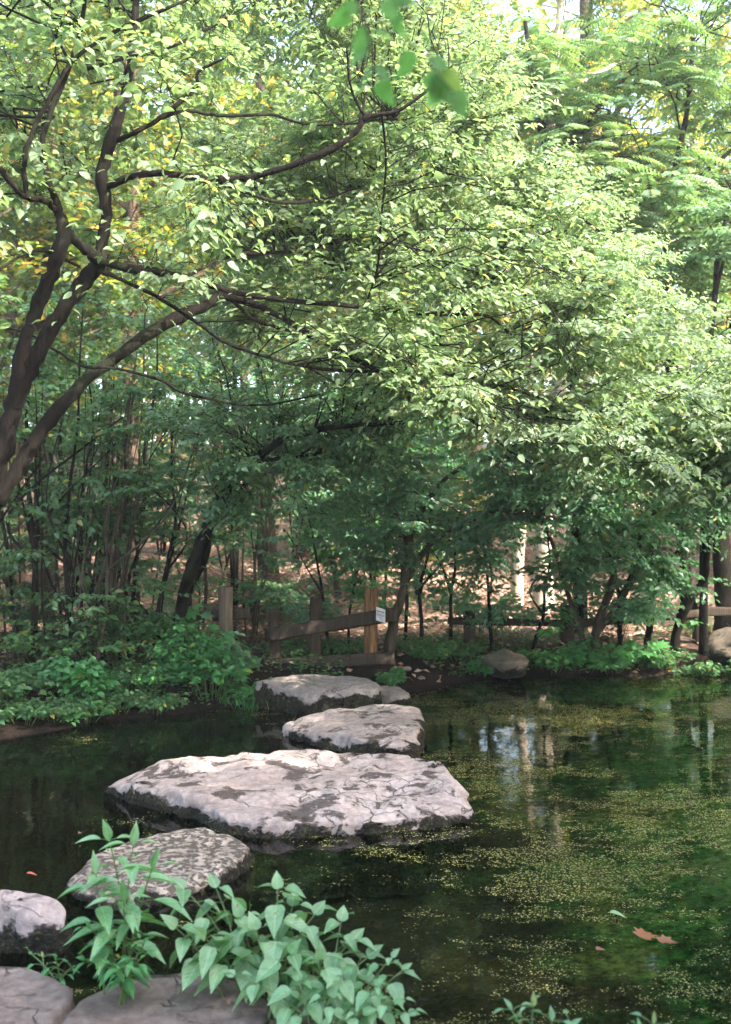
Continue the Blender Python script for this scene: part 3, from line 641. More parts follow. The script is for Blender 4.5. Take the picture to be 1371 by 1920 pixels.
# --- the big arching tree at the left
hero_limbs = [
    L4([(560, 470, 7.8, 4), (700, 520, 8.6, 4), (850, 500, 9.2, 4), (1000, 560, 9.8, 3.5), (1200, 660, 10.3, 3), (1420, 780, 10.6, 2)]),
    L4([(700, 690, 7.8, 4), (850, 700, 8.4, 4), (1050, 760, 9.0, 3.5), (1250, 850, 9.4, 3), (1480, 930, 9.8, 2)]),
    L4([(400, 338, 6.0, 5), (560, 380, 7.0, 5), (760, 330, 8.2, 4), (950, 340, 9.2, 3.5), (1120, 430, 9.8, 3), (1250, 560, 10.2, 2)]),
    L4([(-110, 1330, 6.4, 38), (-60, 1100, 6.4, 33), (-22, 960, 6.4, 28), (26, 890, 6.4, 20), (82, 805, 6.5, 17), (150, 722, 6.6, 15), (215, 672, 6.7, 14), (300, 612, 6.9, 14), (375, 578, 7.1, 15), (428, 556, 7.2, 13), (520, 590, 7.3, 9), (600, 640, 7.5, 8), (700, 690, 7.8, 7), (800, 735, 8.2, 6), (900, 800, 8.6, 4), (960, 850, 8.9, 2)]),
    L4([(-25, 975, 6.4, 25), (2, 860, 6.35, 23), (25, 760, 6.3, 22), (62, 680, 6.25, 21), (108, 592, 6.2, 19), (152, 533, 6.2, 18), (184, 498, 6.2, 17), (190, 455, 6.2, 13), (200, 390, 6.2, 14), (192, 330, 6.2, 14), (212, 250, 6.2, 14), (238, 160, 6.3, 12), (250, 60, 6.4, 11), (262, -60, 6.5, 9), (280, -260, 6.8, 5)]),
    L4([(28, 760, 6.3, 20), (50, 640, 6.2, 17), (75, 560, 6.1, 17), (105, 490, 6.0, 17), (117, 430, 6.0, 17), (108, 385, 6.0, 12), (88, 330, 6.0, 9), (80, 270, 6.0, 8), (95, 210, 6.0, 8), (128, 130, 6.0, 8), (150, 60, 6.0, 7), (170, -80, 6.0, 5)]),
    L4([(112, 400, 6.0, 10), (80, 375, 5.9, 9), (45, 368, 5.8, 9), (5, 322, 5.7, 9), (-60, 240, 5.6, 7), (-120, 100, 5.5, 4)]),
    L4([(52, 372, 5.8, 8), (45, 310, 5.8, 9), (60, 250, 5.8, 8), (90, 190, 5.8, 7), (140, 110, 5.9, 6), (210, 62, 6.0, 5), (280, 30, 6.1, 5), (360, -5, 6.2, 4)]),
    L4([(118, 425, 6.0, 13), (145, 455, 6.05, 12), (180, 482, 6.1, 13), (230, 500, 6.2, 12), (290, 508, 6.35, 11), (350, 520, 6.5, 9), (440, 548, 6.8, 8), (560, 565, 7.2, 7), (680, 575, 7.6, 7), (770, 586, 7.9, 7), (850, 586, 8.1, 7), (895, 560, 8.2, 5), (930, 510, 8.3, 4), (942, 450, 8.4, 2.5)]),
    L4([(850, 588, 8.1, 5), (920, 595, 8.3, 4), (970, 635, 8.5, 3), (1050, 650, 8.8, 2.5), (1110, 640, 9.0, 1.5)]),
    L4([(895, 560, 8.2, 4), (960, 568, 8.4, 3.5), (1030, 585, 8.7, 3), (1090, 590, 9.0, 2)]),
    L4([(185, 505, 6.15, 8), (240, 530, 6.2, 6), (300, 560, 6.3, 5), (370, 605, 6.5, 5), (430, 645, 6.7, 5), (540, 680, 7.0, 5), (640, 695, 7.3, 4.5), (760, 700, 7.7, 4.5), (850, 740, 8.0, 4), (960, 810, 8.4, 3)]),
    L4([(198, 352, 6.2, 9), (250, 330, 6.1, 9), (320, 326, 6.0, 9), (400, 338, 6.0, 10), (480, 330, 6.0, 9), (560, 305, 6.0, 9), (625, 278, 6.0, 8.5), (668, 245, 6.0, 8), (688, 220, 6.0, 8), (745, 208, 6.0, 5), (800, 170, 6.0, 4), (850, 120, 6.0, 2.5)]),
    L4([(688, 222, 6.0, 5), (668, 190, 6.0, 4), (655, 150, 5.9, 3), (650, 90, 5.8, 2)]),
    L4([(210, 268, 6.25, 7), (250, 250, 6.1, 6), (300, 222, 6.1, 6.5), (345, 185, 6.1, 6), (370, 160, 6.1, 5), (372, 135, 6.1, 4), (420, 110, 6.1, 3)]),
    L4([(300, 222, 6.1, 5), (350, 208, 6.2, 5), (410, 216, 6.3, 5), (470, 216, 6.4, 5), (515, 215, 6.5, 4), (570, 232, 6.6, 3.5), (660, 232, 6.8, 2.5), (740, 220, 7.0, 2)]),
    L4([(160, 130, 6.2, 5), (230, 110, 6.2, 5), (300, 95, 6.2, 4.5), (370, 65, 6.3, 4), (430, 30, 6.4, 3)]),
    L4([(715, 205, 6.1, 3), (724, 300, 6.4, 3), (716, 400, 6.7, 3), (708, 500, 7.0, 3), (690, 560, 7.3, 2.5)]),
    L4([(-60, 600, 6.3, 4), (50, 625, 6.3, 4), (110, 660, 6.3, 4), (160, 688, 6.4, 4), (210, 690, 6.5, 4), (300, 712, 6.7, 4), (350, 738, 6.9, 4), (480, 760, 7.4, 3), (600, 740, 7.8, 2)]),
    L4([(150, 500, 6.2, 4), (80, 470, 6.0, 4), (30, 485, 5.9, 4), (-30, 530, 5.8, 4)]),
    L4([(428, 556, 7.2, 6), (480, 600, 7.5, 5), (560, 625, 7.8, 5), (680, 660, 8.3, 4), (800, 690, 8.9, 4), (950, 740, 9.6, 3), (1100, 830, 10.0, 2)]),
    L4([(350, 520, 6.5, 5), (430, 480, 7.0, 5), (560, 470, 7.8, 5), (700, 440, 8.8, 5), (850, 430, 9.8, 4), (1000, 440, 10.5, 3), (1150, 500, 11, 2)]),
    L4([(262, -60, 6.5, 8), (400, -160, 7.2, 7), (560, -120, 8.2, 6), (720, 40, 9.0, 5), (860, 200, 9.8, 4), (980, 320, 10.4, 2)]),
]
def hero_centres(n, x0, x1, up, low, Yr, seed):
    r = np.random.default_rng(seed); px = r.uniform(x0, x1, n)
    u = np.interp(px, *zip(*up)); l = np.interp(px, *zip(*low)); py = u + (l - u) * r.uniform(0, 1, n)
    Y = r.uniform(*Yr, n); return np.stack([(px - 685.5) / F * Y, Y, EYE - (py - 960) / F * Y], 1)
UP = [(-300, -250), (700, -250), (860, -100), (1000, 150), (1080, 330), (1250, 480), (1371, 640), (1650, 780)]
LOW = [(-300, 620), (100, 470), (300, 530), (450, 640), (700, 730), (900, 810), (1100, 910), (1300, 940), (1650, 980)]
for l_ in hero_limbs: l_[:, 3] *= np.where(l_[:, 3] > .04, .78, .68)
base = P(-110, 1330, 6.4); base[2] = .1
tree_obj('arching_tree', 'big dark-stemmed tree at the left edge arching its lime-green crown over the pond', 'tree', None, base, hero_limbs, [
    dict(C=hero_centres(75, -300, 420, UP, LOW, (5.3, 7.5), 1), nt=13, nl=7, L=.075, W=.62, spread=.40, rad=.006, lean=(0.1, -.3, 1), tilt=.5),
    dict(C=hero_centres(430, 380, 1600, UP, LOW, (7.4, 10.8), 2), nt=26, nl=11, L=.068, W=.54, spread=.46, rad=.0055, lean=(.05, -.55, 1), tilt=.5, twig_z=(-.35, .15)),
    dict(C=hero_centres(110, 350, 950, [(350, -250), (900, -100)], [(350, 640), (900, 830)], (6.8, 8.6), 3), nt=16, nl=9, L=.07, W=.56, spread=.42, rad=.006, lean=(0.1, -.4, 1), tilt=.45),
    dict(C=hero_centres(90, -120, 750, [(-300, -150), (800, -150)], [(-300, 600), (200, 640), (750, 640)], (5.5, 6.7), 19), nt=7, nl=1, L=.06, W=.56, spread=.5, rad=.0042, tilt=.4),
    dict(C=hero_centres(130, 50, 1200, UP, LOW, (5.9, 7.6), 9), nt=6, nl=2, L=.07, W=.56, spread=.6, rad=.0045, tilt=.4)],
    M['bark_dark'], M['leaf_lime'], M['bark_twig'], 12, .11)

# --- leaning tree and other mid-ground small trees
def box_centres(n, seed, x0, x1, y0, y1, Y0, Y1):
    r = np.random.default_rng(seed); px = r.uniform(x0, x1, n); py = r.uniform(y0, y1, n); Y = r.uniform(Y0, Y1, n)
    return np.stack([(px - 685.5) / F * Y, Y, EYE - (py - 960) / F * Y], 1)
def mid_tree(label, limbs, boxes, leafm, L=.085, W=.55, bark='bark_grey', nt=12, nl=8, spread=.4, lean=(0, -.45, 1), group='small trees leaning over the far bank', name='leaning_tree', cat='tree', sides=8):
    limbs = [L4(l) for l in limbs]; b = limbs[0][0, :3].copy(); b[2] = hz(b[0], b[1]); limbs[0][0, 2] = b[2] - .1
    gr = [dict(C=box_centres(n, i * 7 + len(label), *bx), nt=nt, nl=nl, L=L, W=W, spread=spread, rad=.0055, lean=lean, tilt=.38, twig_z=(-.3, .15)) for i, (n, bx) in enumerate(boxes)]
    return tree_obj(name, label, cat, group, b, limbs, gr, M[bark], M[leafm], None, sides)
mid_tree('mossy trunk leaning right over the left fence, its crown meeting the big arching tree',
         [[(322, 1262, 10.9, 13), (340, 1140, 10.8, 12), (362, 1060, 10.6, 12), (395, 975, 10.4, 11), (425, 920, 10.2, 10), (470, 870, 10, 8), (540, 820, 9.8, 7), (640, 800, 9.6, 5), (720, 795, 9.5, 3)],
          [(340, 1140, 10.8, 8), (385, 1040, 10.9, 7), (400, 960, 11, 7), (470, 900, 11, 5), (520, 820, 11, 4)],
          [(470, 870, 10, 5), (520, 860, 9.9, 4), (600, 850, 9.8, 3)]],
         [(70, (330, 760, 740, 900, 9.2, 11)), (70, (300, 1000, 540, 800, 9.2, 11.5)), (14, (330, 560, 900, 985, 9.4, 10.8))], 'leaf_green', L=.072, bark='bark_dark')
mid_tree('small tree behind the orange fence post with grey-green layered leaves',
         [[(728, 1255, 12.0, 11), (735, 1180, 12.0, 10), (757, 1100, 11.9, 9), (765, 1020, 11.8, 8), (800, 940, 11.6, 6), (860, 880, 11.4, 4), (960, 850, 11.2, 3)],
          [(757, 1100, 11.9, 7), (790, 1040, 12, 6), (850, 990, 11.6, 4), (930, 960, 11.2, 3)],
          [(765, 1020, 11.8, 6), (730, 930, 11.9, 4), (690, 860, 11.8, 3), (640, 830, 11.7, 2)]],
         [(100, (560, 1180, 800, 985, 10.2, 12.6)), (20, (640, 940, 980, 1060, 10.6, 12))], 'leaf_cool', L=.085, nt=14)
mid_tree('many-stemmed tree on the right bank with drooping cool-green sprays over the water',
         [[(1110, 1262, 12.4, 9), (1118, 1180, 12.4, 8), (1150, 1080, 12.2, 7), (1130, 980, 12.0, 6), (1180, 900, 11.6, 4), (1240, 850, 11.4, 3)],
          [(1110, 1240, 12.4, 6), (1070, 1130, 12.4, 5), (1040, 1030, 12.2, 4), (1010, 960, 12, 3)],
          [(1118, 1190, 12.4, 6), (1190, 1080, 12.4, 5), (1210, 980, 12.2, 4), (1290, 920, 12, 3)]],
         [(90, (900, 1420, 800, 1010, 10.2, 12.8)), (24, (1030, 1300, 1010, 1110, 11.4, 12.6)), (8, (1180, 1260, 1100, 1160, 11.6, 12.2))], 'leaf_cool', L=.09, nt=13)
mid_tree('crooked forked tree near the right edge, stem curving up above the dark boulder',
         [[(1262, 1262, 12.6, 9), (1270, 1180, 12.6, 9), (1290, 1130, 12.5, 9), (1318, 1090, 12.5, 8), (1325, 1040, 12.4, 7), (1338, 1000, 12.4, 6), (1371, 960, 12.3, 4)],
          [(1290, 1128, 12.5, 4), (1265, 1100, 12.5, 3), (1248, 1080, 12.5, 3), (1240, 1040, 12.5, 2)],
          [(1338, 1000, 12.4, 4), (1315, 960, 12.4, 3), (1310, 940, 12.3, 2)]],
         [(26, (1240, 1480, 860, 985, 11.6, 13.2))], 'leaf_green', L=.09, bark='bark_dark')
mid_tree('thick dark upright trunk at the right edge behind the low fence',
         [[(1356, 1250, 13.6, 19), (1358, 1120, 13.6, 17), (1352, 1000, 13.7, 16), (1360, 800, 13.8, 14), (1380, 600, 14, 11), (1400, 300, 14.5, 8)]],
         [(26, (1240, 1620, 380, 700, 12.8, 15.5))], 'leaf_green', L=.11, bark='bark_dark', name='bank_tree')
mid_tree('slender young tree in upper right whose bare dark stem shows above the lime crown',
         [[(1318, 1260, 12.9, 9), (1322, 1000, 12.5, 8), (1328, 700, 12, 7), (1340, 560, 12, 6), (1347, 470, 12, 5), (1362, 410, 12, 4), (1390, 330, 12, 3)],
          [(1340, 560, 12, 4), (1360, 480, 12.1, 3), (1385, 440, 12.2, 2)]],
         [(34, (1240, 1500, 380, 720, 11.4, 13.6))], 'leaf_green', L=.10, bark='bark_dark', name='young_tree')
mid_tree('dense shrub-like tree in the centre background under the arching crown',
         [[(640, 1180, 14.5, 7), (630, 1080, 14.5, 6), (600, 980, 14.4, 5), (570, 900, 14.2, 4)], [(640, 1150, 14.5, 5), (690, 1000, 14.5, 4), (700, 900, 14.4, 3)]],
         [(50, (500, 900, 780, 960, 13.2, 15.5)), (50, (250, 900, 560, 800, 13, 16)), (12, (560, 700, 960, 1080, 13.4, 15.0))], 'leaf_cool', L=.10, name='understorey_tree')

# --- sapling thicket on the left bank and thin stems elsewhere
saps = [  # base px, base Y, top px, top py, radius px, leaf-box (or None)
    (60, 10.8, 62, 640, 8), (25, 11.2, 5, 800, 6), (112, 10.5, 150, 560, 5), (128, 11.4, 118, 740, 7), (150, 10.9, 168, 700, 6), (172, 10.4, 262, 640, 5), (185, 11.8, 215, 660, 5),
    (208, 10.9, 240, 720, 7), (240, 11.6, 300, 600, 5), (262, 12.2, 270, 560, 4), (285, 11.0, 350, 700, 5), (90, 12.4, 85, 560, 6), (-40, 10.6, -30, 600, 8), (-90, 11.4, -110, 500, 7),
    (370, 12.8, 300, 640, 5), (440, 13.4, 440, 250, 6), (470, 13.0, 500, 720, 4)]
for i, (bx, Y, tx, ty, r) in enumerate(sorted(saps)):
    bz = P(bx, 0, Y); z = hz(bz[0], bz[1]); by = 960 + (EYE - z) * F / Y
    rr = np.random.default_rng(100 + i); mids = []
    nseg = 6
    for k in range(nseg + 1):
        f = k / nseg; mids.append((bx + (tx - bx) * f ** 1.15 + rr.normal(0, 6) * (0 < k), by + 8 + (ty - by) * f, Y + rr.normal(0, .08), r * (1 - .75 * f)))
    l1 = L4(mids)
    side = [L4([(mids[2][0], mids[2][1], mids[2][2], r * .5), (mids[3][0] + rr.normal(0, 45), mids[3][1], Y - .2, r * .35), (mids[5][0] + rr.normal(0, 90), mids[5][1] + 30, Y - .3, r * .2)]),
            L4([(mids[1][0], mids[1][1], mids[1][2], r * .5), (mids[2][0] + rr.normal(0, 35), mids[2][1], Y + .2, r * .4), (mids[4][0] + rr.normal(0, 70), mids[4][1] + 20, Y + .1, r * .2)])]
    for _k in range(3):
        ox = rr.normal(0, 16); side.append(L4([(bx + ox * .4, by + 6, Y + .05, r * .42), (bx + ox, by - 130, Y + rr.normal(0, .1), r * .38), (bx + ox * 1.6 + (tx - bx) * .5, by - 300 + rr.normal(0, 30), Y, r * .28), (bx + ox * 2.6 + (tx - bx), max(ty, by - 520) + rr.normal(0, 40), Y, r * .14)]))
    n = 20
    C = np.stack([np.interp(rr.uniform(0, 1, n), [0, 1], [bx, tx]) + rr.normal(0, 60, n), rr.uniform(ty - 20, by - 60, n), Y + rr.uniform(-.7, .7, n)], 1)
    C = np.array([P(*c) for c in C])
    lab = ORD[i] + ' thin sapling stem counted from the left edge, in the thicket along the left bank'
    if bx >= 350: lab = {370: 'thin sapling leaning left behind the pale round fence post', 440: 'tall straight thin stem rising behind the left fence into the upper crown', 470: 'thin sapling between the left fence and the broken fence'}[bx]
    tree_obj('sapling', lab, 'sapling', 'saplings in the left bank thicket', np.array([l1[0, 0], l1[0, 1], z]), [l1] + side,
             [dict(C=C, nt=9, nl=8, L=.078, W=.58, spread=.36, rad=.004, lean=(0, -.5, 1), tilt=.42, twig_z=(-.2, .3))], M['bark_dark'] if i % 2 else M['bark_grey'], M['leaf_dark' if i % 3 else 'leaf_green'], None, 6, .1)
saps2 = [(625, 12.3, 575, 930, 3.5, 'bare-legged thin sapling curving left above the middle of the broken fence'), (655, 12.6, 690, 960, 3, 'thin sapling just left of the orange fence post'),
         (790, 12.2, 812, 900, 4.5, 'upright thin sapling right of the fence sign'), (845, 12.5, 858, 940, 4, 'thin sapling midway between the fence sign and the tan boulder'), (925, 12.6, 905, 960, 4, 'thin sapling rising behind the tan boulder'),
         (1000, 12.4, 1035, 1000, 4, 'slanting sapling crossing in front of the sunlit pale trunk'), (1165, 12.9, 1160, 960, 5, 'dark upright sapling left of the crooked forked tree'), (1210, 12.8, 1232, 940, 7, 'sturdy dark sapling just left of the crooked forked tree'), (1090, 13.4, 1080, 900, 5, 'sapling behind the low right fence near its middle post'),
         (760, 13.5, 745, 700, 4, 'pale thin stem seen deep in the gap at the centre of the photo')]
for i, (bx, Y, tx, ty, r, lab) in enumerate(saps2):
    bz = P(bx, 0, Y); z = hz(bz[0], bz[1]); by = 960 + (EYE - z) * F / Y; rr = np.random.default_rng(300 + i)
    mids = [(bx + (tx - bx) * (k / 5) + rr.normal(0, 5) * (k > 0), by + 8 + (ty - by) * k / 5, Y, r * (1 - .12 * k)) for k in range(6)]
    l1 = L4(mids); s1 = L4([(mids[2][0], mids[2][1], Y, r * .6), (mids[3][0] + rr.normal(0, 25), mids[3][1], Y - .1, r * .4), (mids[4][0] + rr.normal(0, 60), mids[4][1], Y - .2, r * .3)])
    n = 13; C = np.array([P(a, b_, c) for a, b_, c in zip(tx + rr.normal(0, 50, n), rr.uniform(ty, by - 50, n), Y + rr.uniform(-.5, .5, n))])
    tree_obj('sapling', lab, 'sapling', 'saplings in the far bank undergrowth', np.array([l1[0, 0], l1[0, 1], z]), [l1, s1],
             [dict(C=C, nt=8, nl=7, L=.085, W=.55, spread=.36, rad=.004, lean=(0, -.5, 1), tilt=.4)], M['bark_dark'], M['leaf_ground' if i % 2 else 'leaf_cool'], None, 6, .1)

# --- fern-leaved trees at the upper right (pinnate fronds)
def fronds(C, n_each, length, seed, leaf=.10):
    r = np.random.default_rng(seed); n = len(C) * n_each
    base = np.repeat(C, n_each, 0) + r.normal(0, .12, (n, 3))
    az = r.uniform(0, 2 * math.pi, n); D = np.stack([np.cos(az), np.sin(az) - .25, r.uniform(-.1, .5, n)], 1); D = unit(D)
    ln = length * r.uniform(.7, 1.15, n); k = 7; s = np.linspace(0, 1, k)
    Pp = base[:, None] + D[:, None] * (ln[:, None] * s)[:, :, None]; Pp[:, :, 2] -= (.45 * ln)[:, None] * s ** 2
    Rr = np.full((n, 1), .004) * np.linspace(1, .4, k)
    nl = 24; m = n * nl; ow = np.repeat(np.arange(n), nl); q = np.tile(np.arange(nl), n)
    sp = (.18 + .8 * (q // 2) / (nl / 2 - 1)) * (k - 1.001); i0 = sp.astype(int); f = (sp - i0)[:, None]
    B = Pp[ow, i0] * (1 - f) + Pp[ow, i0 + 1] * f; td = unit(Pp[ow, i0 + 1] - Pp[ow, i0]); sd_ = unit(np.cross(td, [0, 0, 1.0])) * np.where(q % 2 == 0, 1, -1)[:, None]
    A = sd_ + td * .35 + np.array([0, 0, -.25]); N = np.cross(sd_ * np.where(q % 2 == 0, 1, -1)[:, None], td) + r.normal(0, .15, (m, 3))
    env = np.sin(np.clip((q // 2) / (nl / 2 - 1), 0, 1) * 2.4 + .5)
    return (Pp, Rr), (B, A, N, leaf * env * r.uniform(.9, 1.1, m) + .02, np.full(m, .30))
def frond_tree(label, limbs, boxes, seed, bark='bark_dark'):
    limbs = [L4(l) for l in limbs]; b = limbs[0][0, :3].copy(); b[2] = hz(b[0], b[1]); limbs[0][0, 2] = b[2] - .1
    root = empty('fern_leaved_tree', b, label, 'tree', 'fern-leaved trees at the upper right')
    tm = MB(); cs = np.concatenate([tm.limb(l, 8, 6, .06) for l in limbs])
    bm_ = tm; lm = MB()
    for i, (n, bx) in enumerate(boxes):
        C = box_centres(n, seed + i, *bx)
        (Bp, br), _, _ = grow(cs, C, 1, 1, .1, .3, rad=.009); bm_.tubes(Bp, br, 4)
        (Pp, Rr), lv = fronds(C, 12, .62, seed + 50 + i, .12)
        bm_.tubes(Pp, Rr, 3); V, Fs, uv = leaves(T_FAR, *lv); lm.add(V, Fs)
    put(root, b, bm_, 'trunk', M[bark]); put(root, b, lm, 'crown', M['leaf_frond'])
frond_tree('fern-leaved tree whose short dark broken stem shows in the upper right gap', [[(1090, 1190, 14, 14), (1080, 800, 13.6, 13), (1060, 500, 13.2, 12), (1040, 340, 13, 12), (1020, 262, 13, 10), (1000, 160, 13, 6), (985, 40, 13, 4)],
            [(1040, 330, 13, 6), (1110, 215, 13, 5), (1160, 160, 13, 4), (1200, 110, 13, 3)]], [(46, (1000, 1330, 120, 470, 12.2, 14.6)), (12, (940, 1120, 60, 260, 12.5, 14))], 501)
frond_tree('fern-leaved tree with drooping fronds against the sky in the top right corner', [[(1290, 1190, 14.6, 12), (1270, 800, 14.2, 11), (1235, 480, 13.8, 9), (1225, 440, 13.8, 8), (1250, 380, 13.6, 7), (1290, 200, 13.4, 5), (1300, 60, 13.4, 4)],
            [(1250, 380, 13.6, 5), (1170, 320, 13.4, 4), (1110, 300, 13.3, 3)], [(1250, 380, 13.6, 5), (1350, 300, 13.4, 4), (1420, 240, 13.3, 3)]],
           [(34, (1130, 1480, -60, 330, 12.0, 14.6)), (20, (1100, 1460, 330, 560, 12.4, 14.4))], 601)

# --- taller woodland trees behind: a few meshes copied
def wood_proto(kind, seed, h, r0, leafm, bark, ncen, L, low=.28, wide=2.6, nt=10, nl=9):
    rr = np.random.default_rng(seed); root = empty('woodland_tree', (0, 0, 0))
    n = 9; t = np.linspace(0, 1, n); lx = np.cumsum(rr.normal(0, .10, n)); ly = np.cumsum(rr.normal(0, .10, n)); lx -= lx[0]; ly -= ly[0]
    main = np.stack([lx, ly, t * h - .15, r0 * (1 - .8 * t) + .04 * np.exp(-t * 25)], 1); limbs = [main]
    for k in range(9):
        i = rr.integers(3, n - 1); a = rr.uniform(0, 2 * math.pi); ln = rr.uniform(1.2, wide); p = main[i, :3]
        limbs.append(np.array([[*p, main[i, 3] * .55], [p[0] + math.cos(a) * ln * .5, p[1] + math.sin(a) * ln * .5, p[2] + ln * .35, main[i, 3] * .4], [p[0] + math.cos(a) * ln, p[1] + math.sin(a) * ln, p[2] + ln * .6, main[i, 3] * .15]]))
    tm = MB(); cs = np.concatenate([tm.limb(l, 8, 4, .03) for l in limbs])
    a = rr.uniform(0, 2 * math.pi, ncen); q = rr.uniform(low, 1.03, ncen); env = np.sin(np.clip((q - low) / (1.05 - low), 0, 1) * 2.6 + .45)
    rad = wide * env * np.sqrt(rr.uniform(.1, 1, ncen)); C = np.stack([np.cos(a) * rad, np.sin(a) * rad, q * h], 1)
    (Bp, br), (Tp, tr), lv = grow(cs, C, nt, nl, L, .6, .75, .009, T_FAR, (0, 0, 1), .6, rg=rr)
    tm.tubes(Bp, br, 3); tm.build('trunk', M[bark], root)
    V, Fs, uv = leaves(T_FAR, *lv[:5]); lm = MB(); lm.add(V, Fs); lm.build('crown', M[leafm], root)
    return root
def copy_tree(o):
    c = o.copy(); COL.objects.link(c)
    for ch in list(o.children):
        d = ch.copy(); COL.objects.link(d); d.parent = c
    return c
def unseen_trees():  # near-shore and behind-camera trees are unseen, added to keep sun off the stones
    pr = wood_proto(9, 31, 8.0, .16, 'leaf_green', 'bark_grey', 175, .16, .07, 2.4, 12, 9)
    spots_ = [(3.9, -.6, 1.0, 'nearest unseen shade tree added on the near shore, just outside the photo on the right'), (6.8, .9, 1.05, 'second unseen shade tree added along the near shore outside the photo on the right'), (9.8, 2.2, 1.1, 'third unseen shade tree added along the near shore outside the photo on the right'),
              (13.2, 4.6, 1.25, 'unseen shade tree added at the corner of the pond outside the photo on the right'), (2.6, -4.2, 1.15, 'unseen shade tree added behind the camera, nearest the slabs'), (5.8, -3.2, 1.2, 'unseen shade tree added behind the camera, second from the slabs'), (9.0, -1.6, 1.25, 'unseen shade tree added behind the camera, third from the slabs'),
              (12.4, .8, 1.3, 'unseen shade tree added behind the camera, farthest from the slabs'),
              (9.8, 17.5, 1.0, 'first tree on the far slope beyond the right edge of the photo'), (12.8, 19.5, 1.2, 'second tree on the far slope beyond the right edge of the photo'), (16.0, 9.0, 1.3, 'tree on the right bank beyond the right edge of the photo'), (15.5, 15.5, 1.5, 'tallest tree on the slope beyond the right edge of the photo'), (16.5, 21.0, 1.6, 'large tree high on the slope beyond the right edge'),
              (-6.8, 8.8, .85, 'tree on the left bank beyond the left edge of the photo'), (-8.5, 12.0, 1.1, 'taller tree on the left bank beyond the left edge of the photo'), (-7.2, 4.5, .9, 'tree beside the near left shore beyond the left edge'), (-10.5, 16.5, 1.3, 'tree on the slope beyond the left edge of the photo'), (-13.5, 10.5, 1.4, 'large tree far beyond the left edge of the photo')]
    for i, (x, y, s_, lab) in enumerate(spots_):
        o = pr if i == 0 else copy_tree(pr)
        o.location = (x, y, hz(x, y)); o.rotation_euler = (0, 0, i * 1.7); o.scale = (s_, s_, s_); tag(o, lab, 'tree', 'trees on the near shore')
unseen_trees()
protos = [wood_proto(0, 1, 13, .15, 'leaf_back', 'bark_brown', 80, .17), wood_proto(1, 2, 16, .20, 'leaf_back', 'bark_grey', 95, .18),
          wood_proto(2, 3, 11, .11, 'leaf_green', 'bark_grey', 75, .16, .2), wood_proto(3, 4, 14, .17, 'leaf_back', 'bark_pale', 80, .17, .33)]
pale = 'pale-barked'; brown = 'brown-barked'; grey = 'grey-barked'
spots = [  # px, Y, proto, scale, label
    (1018, 16.0, 3, .95, 'pale smooth trunk brightly sunlit behind the right fence'), (968, 17.0, 3, .62, 'thin pale trunk leaning left of the brightly sunlit one'),
    (88, 18.0, 1, .8, 'grey leaning trunk seen through the left thicket'), (1093, 20.0, 1, 1.05, 'tall pale grey trunk rising to the top edge right of centre'),
    (240, 14.5, 0, .95, 'reddish brown trunk rising to the top edge above the arching tree'), (15, 15.5, 2, .9, 'bushy tree behind the left edge thicket')]
rr = np.random.default_rng(77)
gsp = []
for row, (Y, n, x0, x1) in enumerate([(17.5, 3, -8, 0), (22, 6, -10, 10), (27, 7, -13, 13), (33, 9, -16, 16), (41, 9, -20, 20), (52, 11, -27, 27)]):
    for k in range(n):
        x = x0 + (x1 - x0) * (k + .5) / n + rr.uniform(-.8, .8); y = Y + rr.uniform(-1.8, 1.8); gsp.append((x, y, row))
rown = ['nearest', 'second', 'third', 'fourth', 'fifth', 'farthest']
cnt = {}
used = set()
for px, Y, k, sc, lab in spots:
    o = protos[k] if k not in used else copy_tree(protos[k]); used.add(k)
    x = (px - 685.5) / F * Y; o.location = (x, Y, hz(x, Y)); o.rotation_euler = (0, R(4 if px == 968 else 0), rr.uniform(0, 6.28)); o.scale = (sc, sc, sc)
    tag(o, lab, 'tree', 'woodland trees on the slope behind')
for x, y, row in gsp:
    k = int(rr.choice([0, 1, 2, 0, 1])); cnt[row] = cnt.get(row, 0) + 1
    o = copy_tree(protos[k]) if k in used else protos[k]; used.add(k)
    o.location = (x, y, hz(x, y)); o.rotation_euler = (R(rr.normal(0, 2)), R(rr.normal(0, 2)), rr.uniform(0, 6.28)); s = rr.uniform(.85, 1.2); o.scale = (s, s, s)
    tag(o, '%s woodland tree from the left in the %s row on the leaf-covered slope' % (ORD[cnt[row] - 1], rown[row]), 'tree', 'woodland trees on the slope behind')

# the far side of the wood, too deep to count
def far_wood():
    r = np.random.default_rng(808); nc = 1100; a = r.uniform(-34, 34, nc); y = r.uniform(44, 62, nc); z = height(a, y) + 20 * r.uniform(0, 1, nc) ** 1.15
    n = nc * 55; ow = np.repeat(np.arange(nc), 55); B = np.stack([a, y, z], 1)[ow] + r.normal(0, 1, (n, 3)) * [1.1, .9, .55]
    az = r.uniform(0, 6.28, n); V, Fs, uv = leaves(T_FAR, B, np.stack([np.cos(az), np.sin(az), r.normal(-.1, .3, n)], 1), r.normal(0, .5, (n, 3)) + [0, -.2, 1], r.uniform(.32, .6, n), r.uniform(.5, .8, n))
    tag(mesh_obj('distant_woodland', V, Fs, M['leaf_back']), 'hazy green woodland beyond the slope', 'woodland', None, 'stuff')
far_wood()

